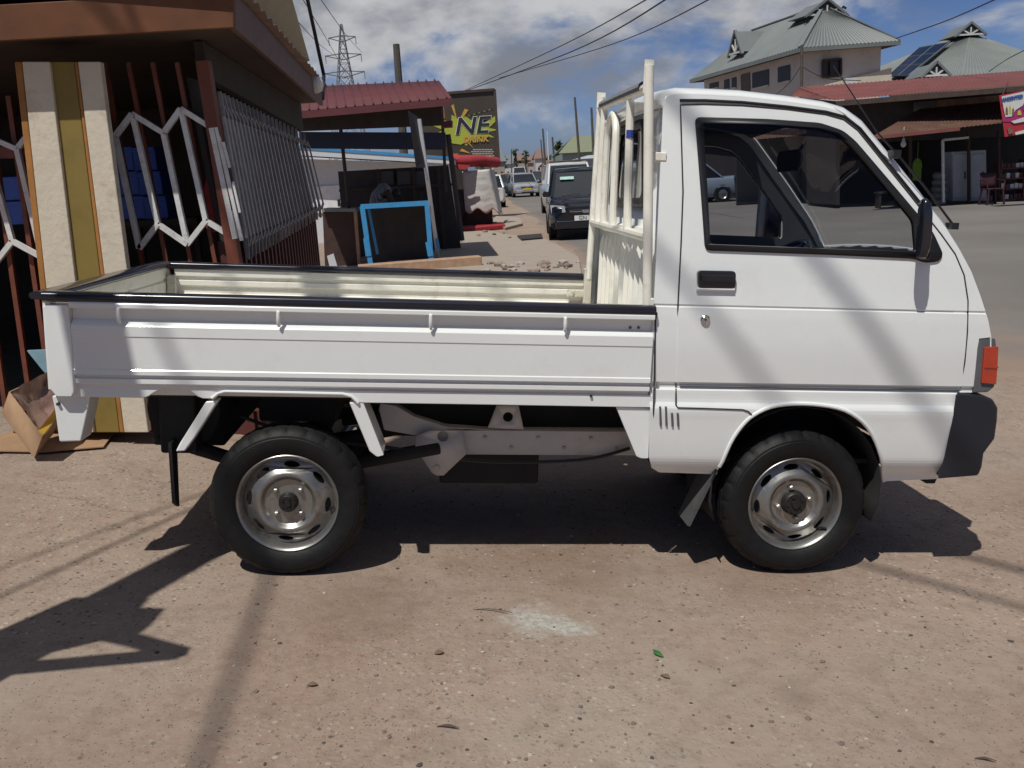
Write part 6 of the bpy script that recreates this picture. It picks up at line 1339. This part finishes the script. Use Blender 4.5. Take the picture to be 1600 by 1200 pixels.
simple_house('sheet_shop', 908, 990, 300, 244, 48, w_b, w_b, 'blue white sheet metal kiosk with red lettering board beside the leaning pole', .2, 3, win=2)
mb = slab([(901, 253), (915, 251), (915, 263), (902, 264)], 46, .1); sg = solo(mb, 'shop_sign', M['bb_white'], 'small white shop board with red letters above the white sport utility car', 'sign')
c0 = at(908, 257.5, 46); tx = text_mb('EDO', 5.5 * 1.42 * 46 / F, lambda x, y, z: c0 + Vector((x, -.03 - z, y)), extrude=.01, offset=.01); OFF[sg.name] = sg.location.copy(); tx.build('lettering', M['bb_red'], sg, smooth=0)
for (a, b, c, d_, e, f, g_, h_) in ((770, 788, 285, 252, 110, w_c, r_a, 'hazy tan house just right of the billboard in the far street'), (790, 806, 280, 256, 150, w_e, r_a, 'small far white house below the distant trees'), (806, 824, 280, 250, 190, w_c, r_b, 'far tan building in the middle of the street end'), (826, 842, 282, 254, 160, w_d, r_b, 'far pinkish building below the tall white mast'), (838, 856, 284, 247, 140, w_e, r_b, 'far pale building at the right end of the street'), (852, 884, 292, 257, 95, w_d, r_b, 'brownish low building behind the white sport utility car'), (744, 772, 290, 256, 130, w_d, r_a, 'pinkish far house half hidden by the billboard')):
    simple_house('distant_house', a, b, c, d_, e, f, g_, h_, 1.5 if e > 100 else .6, win=2)
M['leaf'] = [pbr('foliage_%d' % i, c, .8, 0, .25, 3) for i, c in enumerate(((.022, .042, .016), (.035, .062, .02), (.05, .08, .03)))]
M['bark'] = pbr('tree_bark', (.07, .055, .045), .9, 0, .2, 6)
def tree(px, pyt, pyb, d, wpx, label, nl=900, palm=False, gap=.3):
    b = at(px, pyb, d); top = at(px, pyt, d); b.z = ground_z(b.x, b.y); H = top.z - b.z; rw_ = wpx * d / F / 2
    t = thing('tree', label, 'tree', b, 'trees along the far street'); OFF[t.name] = Vector()
    mb = MB(); pts = [(0, 0, -.2), (rw_ * .06, 0, H * .3), (-.05 * rw_, .1, H * .55), (0, 0, H * .85)]; mb.tube(pts, [H * .035, H * .028, H * .02, H * .006], 8)
    cl = []
    for k in range(11):
        a = rnd.uniform(0, 6.28); r = rw_ * rnd.uniform(.25, .85); z = H * rnd.uniform(.52, .92); cl.append((Vector((r * math.cos(a), r * math.sin(a), z)), rw_ * rnd.uniform(.22, .42)))
        mb.tube([(0, 0, H * rnd.uniform(.35, .55)), cl[-1][0] * .6 + Vector((0, 0, z * .38)), cl[-1][0]], [H * .012, H * .008, H * .003], 5)
    mb.build('trunk', M['bark'], t); mb = MB(); s = rw_ * .16
    for k in range(nl):
        c, r = rnd.choice(cl); p = c + Vector((rnd.gauss(0, 1), rnd.gauss(0, 1), rnd.gauss(0, .7))) * r * .55; u = Vector((rnd.gauss(0, 1), rnd.gauss(0, 1), rnd.gauss(0, 1))).normalized(); v = u.orthogonal().normalized(); q = s * rnd.uniform(.6, 1.5)
        mb.add([p - u * q, p + v * q * .5, p + u * q, p - v * q * .5], [(0, 1, 2, 3)], rnd.choice((0, 0, 1, 2)))
    mb.build('crown', M['leaf'], t, smooth=0, merge=False)
tree(808, 229, 268, 150, 15, 'left of the two distant trees above the taxi, taller and looser', 500); tree(822, 231, 268, 160, 12, 'right of the two distant trees above the taxi, smaller and round', 450)
tree(796, 246, 272, 170, 22, 'low dark hazy tree mass under the two distant trees', 500); tree(838, 246, 274, 180, 26, 'wide low dark tree mass at the street end below the poles', 600); tree(862, 240, 274, 130, 18, 'dark tree right of the pale mast', 500); tree(772, 250, 274, 150, 18, 'low dark shrub tree at the foot of the billboard', 400)
tree(878, 218, 272, 100, 22, 'dark bushy tree just left of the pale green house', 900); tree(786, 240, 270, 140, 16, 'low dark tree beside the billboard edge', 500); tree(856, 244, 272, 170, 14, 'small far tree between the poles at the street end', 400); tree(760, 243, 275, 120, 20, 'dark tree half hidden behind the billboard', 400)
M['pole'] = pbr('weathered_wood_pole', (.085, .072, .062), .85, 0, .25, 6); M['palepole'] = pbr('pale_mast_paint', (.6, .6, .62), .5)
def pole(px, pyt, pxb, d, r, label, m='pole', arm=True, name='utility_pole', group='poles along the street', pyb=290):
    top = at(px, pyt, d); b = at(pxb, pyb, d); b.z = ground_z(b.x, b.y) - .2; t = thing(name, label, 'pole', b, group)
    mb = MB(); mb.tube([b, b.lerp(top, .5) + Vector((r * .4, 0, 0)), top], [r, r * .85, r * .65], 8); mb.build('shaft', M[m], t)
    if arm:
        mb = MB(); c = b.lerp(top, .94); mb.bar(c - Vector((.5, r + .05, 0)), c + Vector((.5, -r - .05, .06)), .1, .1); mb.build('crossarm', M[m], t)
        for s in (-.4, 0, .4): mb = MB(); mb.lathe([(0, .16), (.03, .14), (.045, .05), (.03, 0)], c + Vector((s, -r - .05, .07)), (0, 0, 1), 8); mb.build('insulator', M['vent'], t)
    return top
tp1 = pole(619, 69, 632, 30, .16, 'thick dark utility pole rising behind the red canopy', pyb=330, arm=False); 
pole(898, 152, 908, 42, .07, 'thin crooked wooden pole with a side branch beside the sheet metal kiosk', arm=False); mb = MB()
pole(924, 168, 928, 50, .09, 'dark straight pole right beside the truck rack', arm=False)
pole(848, 201, 853, 90, .12, 'tallest dark pole in the far street cluster', arm=False); pole(845, 218, 850, 120, .11, 'shorter dark pole left of the tallest one', arm=False); pole(855, 205, 858, 110, .10, 'pale white mast in the far street cluster', 'palepole', False, 'mast'); pole(863, 214, 868, 85, .12, 'dark leaning pole right of the white mast', arm=False); pole(799, 233, 799, 130, .09, 'tiny far pole above the distant trees', arm=False)
pole(1253, 70, 1248, 33, .08, 'thin grey wooden pole in front of the two storey house', arm=False)
mb = MB(); mb.tube([at(472, -40, 8.8), at(506, 118, 9.3)], .018, 6); mb.tube([at(506, 118, 9.3), Vector((B.x, B.y, zb + .06))], .018, 6); solo(mb, 'stay_rod', M['black'], 'thin dark rod leaning up from the end of the kiosk roof', 'rod')
# lattice pylon
py_ = thing('pylon', 'tall steel lattice electricity pylon far behind the canopy stall', 'pylon', at(545, 300, 170)); DY = 170; mb = MB()
tpp = at(533, 38, DY); bl_, br_ = at(517, 300, DY), at(586, 300, DY); ax0 = (bl_ + br_) / 2; ax0.z = 0
def pc(h, s): # corner positions
    c = Vector((lerp(ax0.x, tpp.x, h), DY, lerp(ax0.z, tpp.z, h))); w_ = lerp(4.3, 1.1, min(h / .72, 1)) if h < .72 else lerp(1.1, .15, (h - .72) / .28); return [c + Vector((a * w_, b * w_, 0)) for a, b in ((-1, -1), (1, -1), (1, 1), (-1, 1))]
hh = [0, .18, .34, .48, .6, .7, .78, .86, .93, 1]
for i in range(len(hh) - 1):
    a, b = pc(hh[i], 1), pc(hh[i + 1], 1)
    for k in range(4): mb.bar(a[k], b[k], .13, .13); mb.bar(a[k], b[(k + 1) % 4], .08, .08); mb.bar(a[(k + 1) % 4], b[k], .08, .08); mb.bar(b[k], b[(k + 1) % 4], .08, .08)
for h_, w_ in ((.72, 3.6), (.82, 3.2), (.92, 2.4)):
    c = Vector((lerp(ax0.x, tpp.x, h_), DY, lerp(0, tpp.z, h_)))
    for s in (-1, 1): mb.bar(c + Vector((0, 0, .5)), c + Vector((s * w_, 0, .2)), .16, .16); mb.bar(c + Vector((0, 0, -.6)), c + Vector((s * w_, 0, .2)), .16, .16); mb.bar(c + Vector((s * w_, 0, .2)), c + Vector((s * w_, 0, -1.1)), .12, .12)
mb.build('lattice', pbr('dull_pylon_steel', (.13, .135, .145), .7), py_)
# overhead wires
M['wire'] = pbr('wire_black', (.02, .02, .022), .6)
def wire(pts, d, r, label, sag=0):
    q = spline(ats(pts, d), 8); mb = MB(); mb.tube(q, r, 5); return solo(mb, 'overhead_wire', M['wire'], label, 'wire', 'overhead wires', smooth=60)
wire([(700, 152), (890, 82), (1062, -14)], [60, 36, 22], .022, 'lowest of the three wires slanting up from the billboard to the top of the picture'); wire([(690, 158), (870, 75), (1030, -12)], [60, 36, 22], .018, 'middle one of the three wires slanting above the billboard'); wire([(780, 122), (960, 68), (1130, -12)], [55, 36, 22], .018, 'rightmost of the three wires slanting above the truck rack')
wire([(1400, 60), (1480, 32), (1575, -10)], [41, 34, 26], .022, 'single wire running from the house roof corner to the upper right')
wire([(468, -10), (520, 78), (548, 130)], [60, 110, 168], .03, 'left wire dropping towards the pylon'); wire([(495, -10), (545, 60), (566, 82)], [60, 110, 168], .03, 'right wire dropping towards the pylon'); wire([(462, 30), (500, 70), (524, 88)], [60, 110, 168], .03, 'lower wire dropping towards the pylon')
wire([(1253, 100), (1235, 128), (1210, 150)], [33, 34, 36], .012, 'short cable hanging down left of the grey pole before the house'); wire([(1253, 104), (1290, 122), (1345, 126)], [33, 33, 34], .014, 'slack cable from the grey pole towards the red shop roof'); wire([(1545, 112), (1578, 90), (1640, 60)], [28, 28, 27], .014, 'cable over the red shop roof at the right edge')
# ================================================================= street furniture behind the photographer (casts the pole and wire shadows)
def off_pole():
    k = Vector((.36, .50, 0)); base = O + T @ Vector((-1.2, -1.65, 0)); base.z = plane_z(base.x, base.y) - .2
    t = thing('utility_pole', 'wooden utility pole with meter boxes standing beside the photographer', 'pole', base, 'poles along the street'); top = base + T @ Vector((-.09 * 7.4, .115 * 7.4, 7.4))
    mb = MB(); mb.tube([base, top], [.105, .085], 12); mb.build('shaft', M['pole'], t)
    def al(h): return base.lerp(top, h / 7.4)
    rt_ = Vector((TX.x, TX.y, 0)).normalized()
    a = al(1.95 + .2); mb = MB(); mb.prism([a + rt_ * x + Vector((0, 0, z)) for x, z in ((-.12, -.32), (.10, -.30), (.20, -.12), (.30, -.20), (.26, .10), (.16, .12), (.14, .28), (-.12, .32))], (0, .12, 0)); mb.build('meter_box', M['greyplastic'], t)
    a = al(1.5 + .28); mb = MB(); mb.bar(a, a + rt_ * .48 + Vector((0, 0, .16)), .05, .06); mb.bar(a + rt_ * .48 + Vector((0, 0, .16)), a + rt_ * .2 + Vector((0, 0, .42)), .05, .05); mb.bar(a - rt_ * .05, a - rt_ * .2 + Vector((.25, 0, -.42)), .05, .05); mb.build('bracket', M['under'], t)
    return top
otop = off_pole()
def off_wire(p1, p2, h, r, ext_, label):
    Lt = Vector((.36, .50, -1.0)); a = Vector((p1[0], 0, p1[1])); b = Vector((p2[0], 0, p2[1])); qa = a - Lt * (h - a.z); qb = b - Lt * (h - b.z); d = (qb - qa).normalized()
    mb = MB(); pts = [O + T @ (qa - d * ext_), O + T @ qa, O + T @ qb, O + T @ (qb + d * ext_)]; mb.tube(pts, r, 6); solo(mb, 'overhead_wire', M['wire'], label, 'wire', 'overhead wires')
off_wire((1.50, .97), (1.80, .62), 9.0, .020, 4.2, 'thick service cable overhead behind the photographer, crossing towards the cab door')
off_wire((2.05, .99), (2.42, .55), 9.2, .026, 4.2, 'thickest service cable overhead behind the photographer, nearest the cab front')
off_wire((-.42, .90), (-.33, .66), 8.4, .018, 3.6, 'service cable overhead behind the photographer, crossing towards the load bed')
def off_wire_g(pa, pb, h, r, label):
    A_, B_ = gnd(*pa), gnd(*pb); k = h / -Ld.z; qa, qb = A_ - Ld * k, B_ - Ld * k; d = (qb - qa).normalized(); mb = MB(); mb.tube([qa - d * 2.2, qa, qb, qb + d * .8], r, 6); solo(mb, 'overhead_wire', M['wire'], label, 'wire', 'overhead wires')
off_wire_g((0, 932), (262, 812), 5.2, .010, 'thin slack cable beside the photographer running towards the kiosk corner')
off_wire_g((0, 888), (250, 796), 6.0, .008, 'thinnest cable beside the photographer running towards the kiosk eave')
# small litter
def litter(px, py, l_, w_, ang, m, name, label, h=.001):
    c = gnd(px, py, .004); a = R(ang); u = Vector((math.cos(a), math.sin(a), 0)); v = Vector((-u.y, u.x, 0)); mb = MB(); n = 7; up = Vector((0, 0, 1))
    for k in range(n): pass
    secs = []
    for k in range(n + 1):
        t = k / n; q = w_ * math.sin(math.pi * min(max(t, .06), .94)) + .0006; c_ = c + u * (l_ * (t - .5)) + v * (.06 * l_ * math.sin(t * 4)) + up * (h + .0025 * math.sin(t * 3.1))
        secs.append([c_ + v * q, c_ + up * .002, c_ - v * q, c_ - up * .001])
    mb.loft(secs); solo(mb, name, m, label, name.split('_')[-1])
gl_ = pbr('green_leaf', (.03, .14, .03), .5); bt = pbr('dry_twig', (.07, .05, .035), .8); dl = pbr('dry_leaf', (.16, .10, .06), .8)
litter(1028, 1021, .05, .010, 120, gl_, 'green_leaf', 'small green leaf lying on the bare ground below the cab door'); litter(700, 1136, .06, .005, -8, bt, 'dry_twig', 'short dark twig on the ground near the bottom of the picture'); litter(770, 955, .14, .0022, -12, bt, 'dry_twig', 'thin long twig beside the white cement spot'); litter(488, 1070, .03, .010, 10, dl, 'dry_leaf', 'curled dry leaf on the ground below the rear wheel'); litter(1540, 1187, .05, .004, -15, bt, 'dry_twig', 'dark twig in the lower right corner of the ground'); litter(1040, 1057, .03, .009, -40, dl, 'dry_leaf', 'dull brown leaf scrap left of the lower right ground'); litter(686, 1020, .03, .012, 20, dl, 'dry_leaf', 'brown leaf fragment left of the white cement spot')
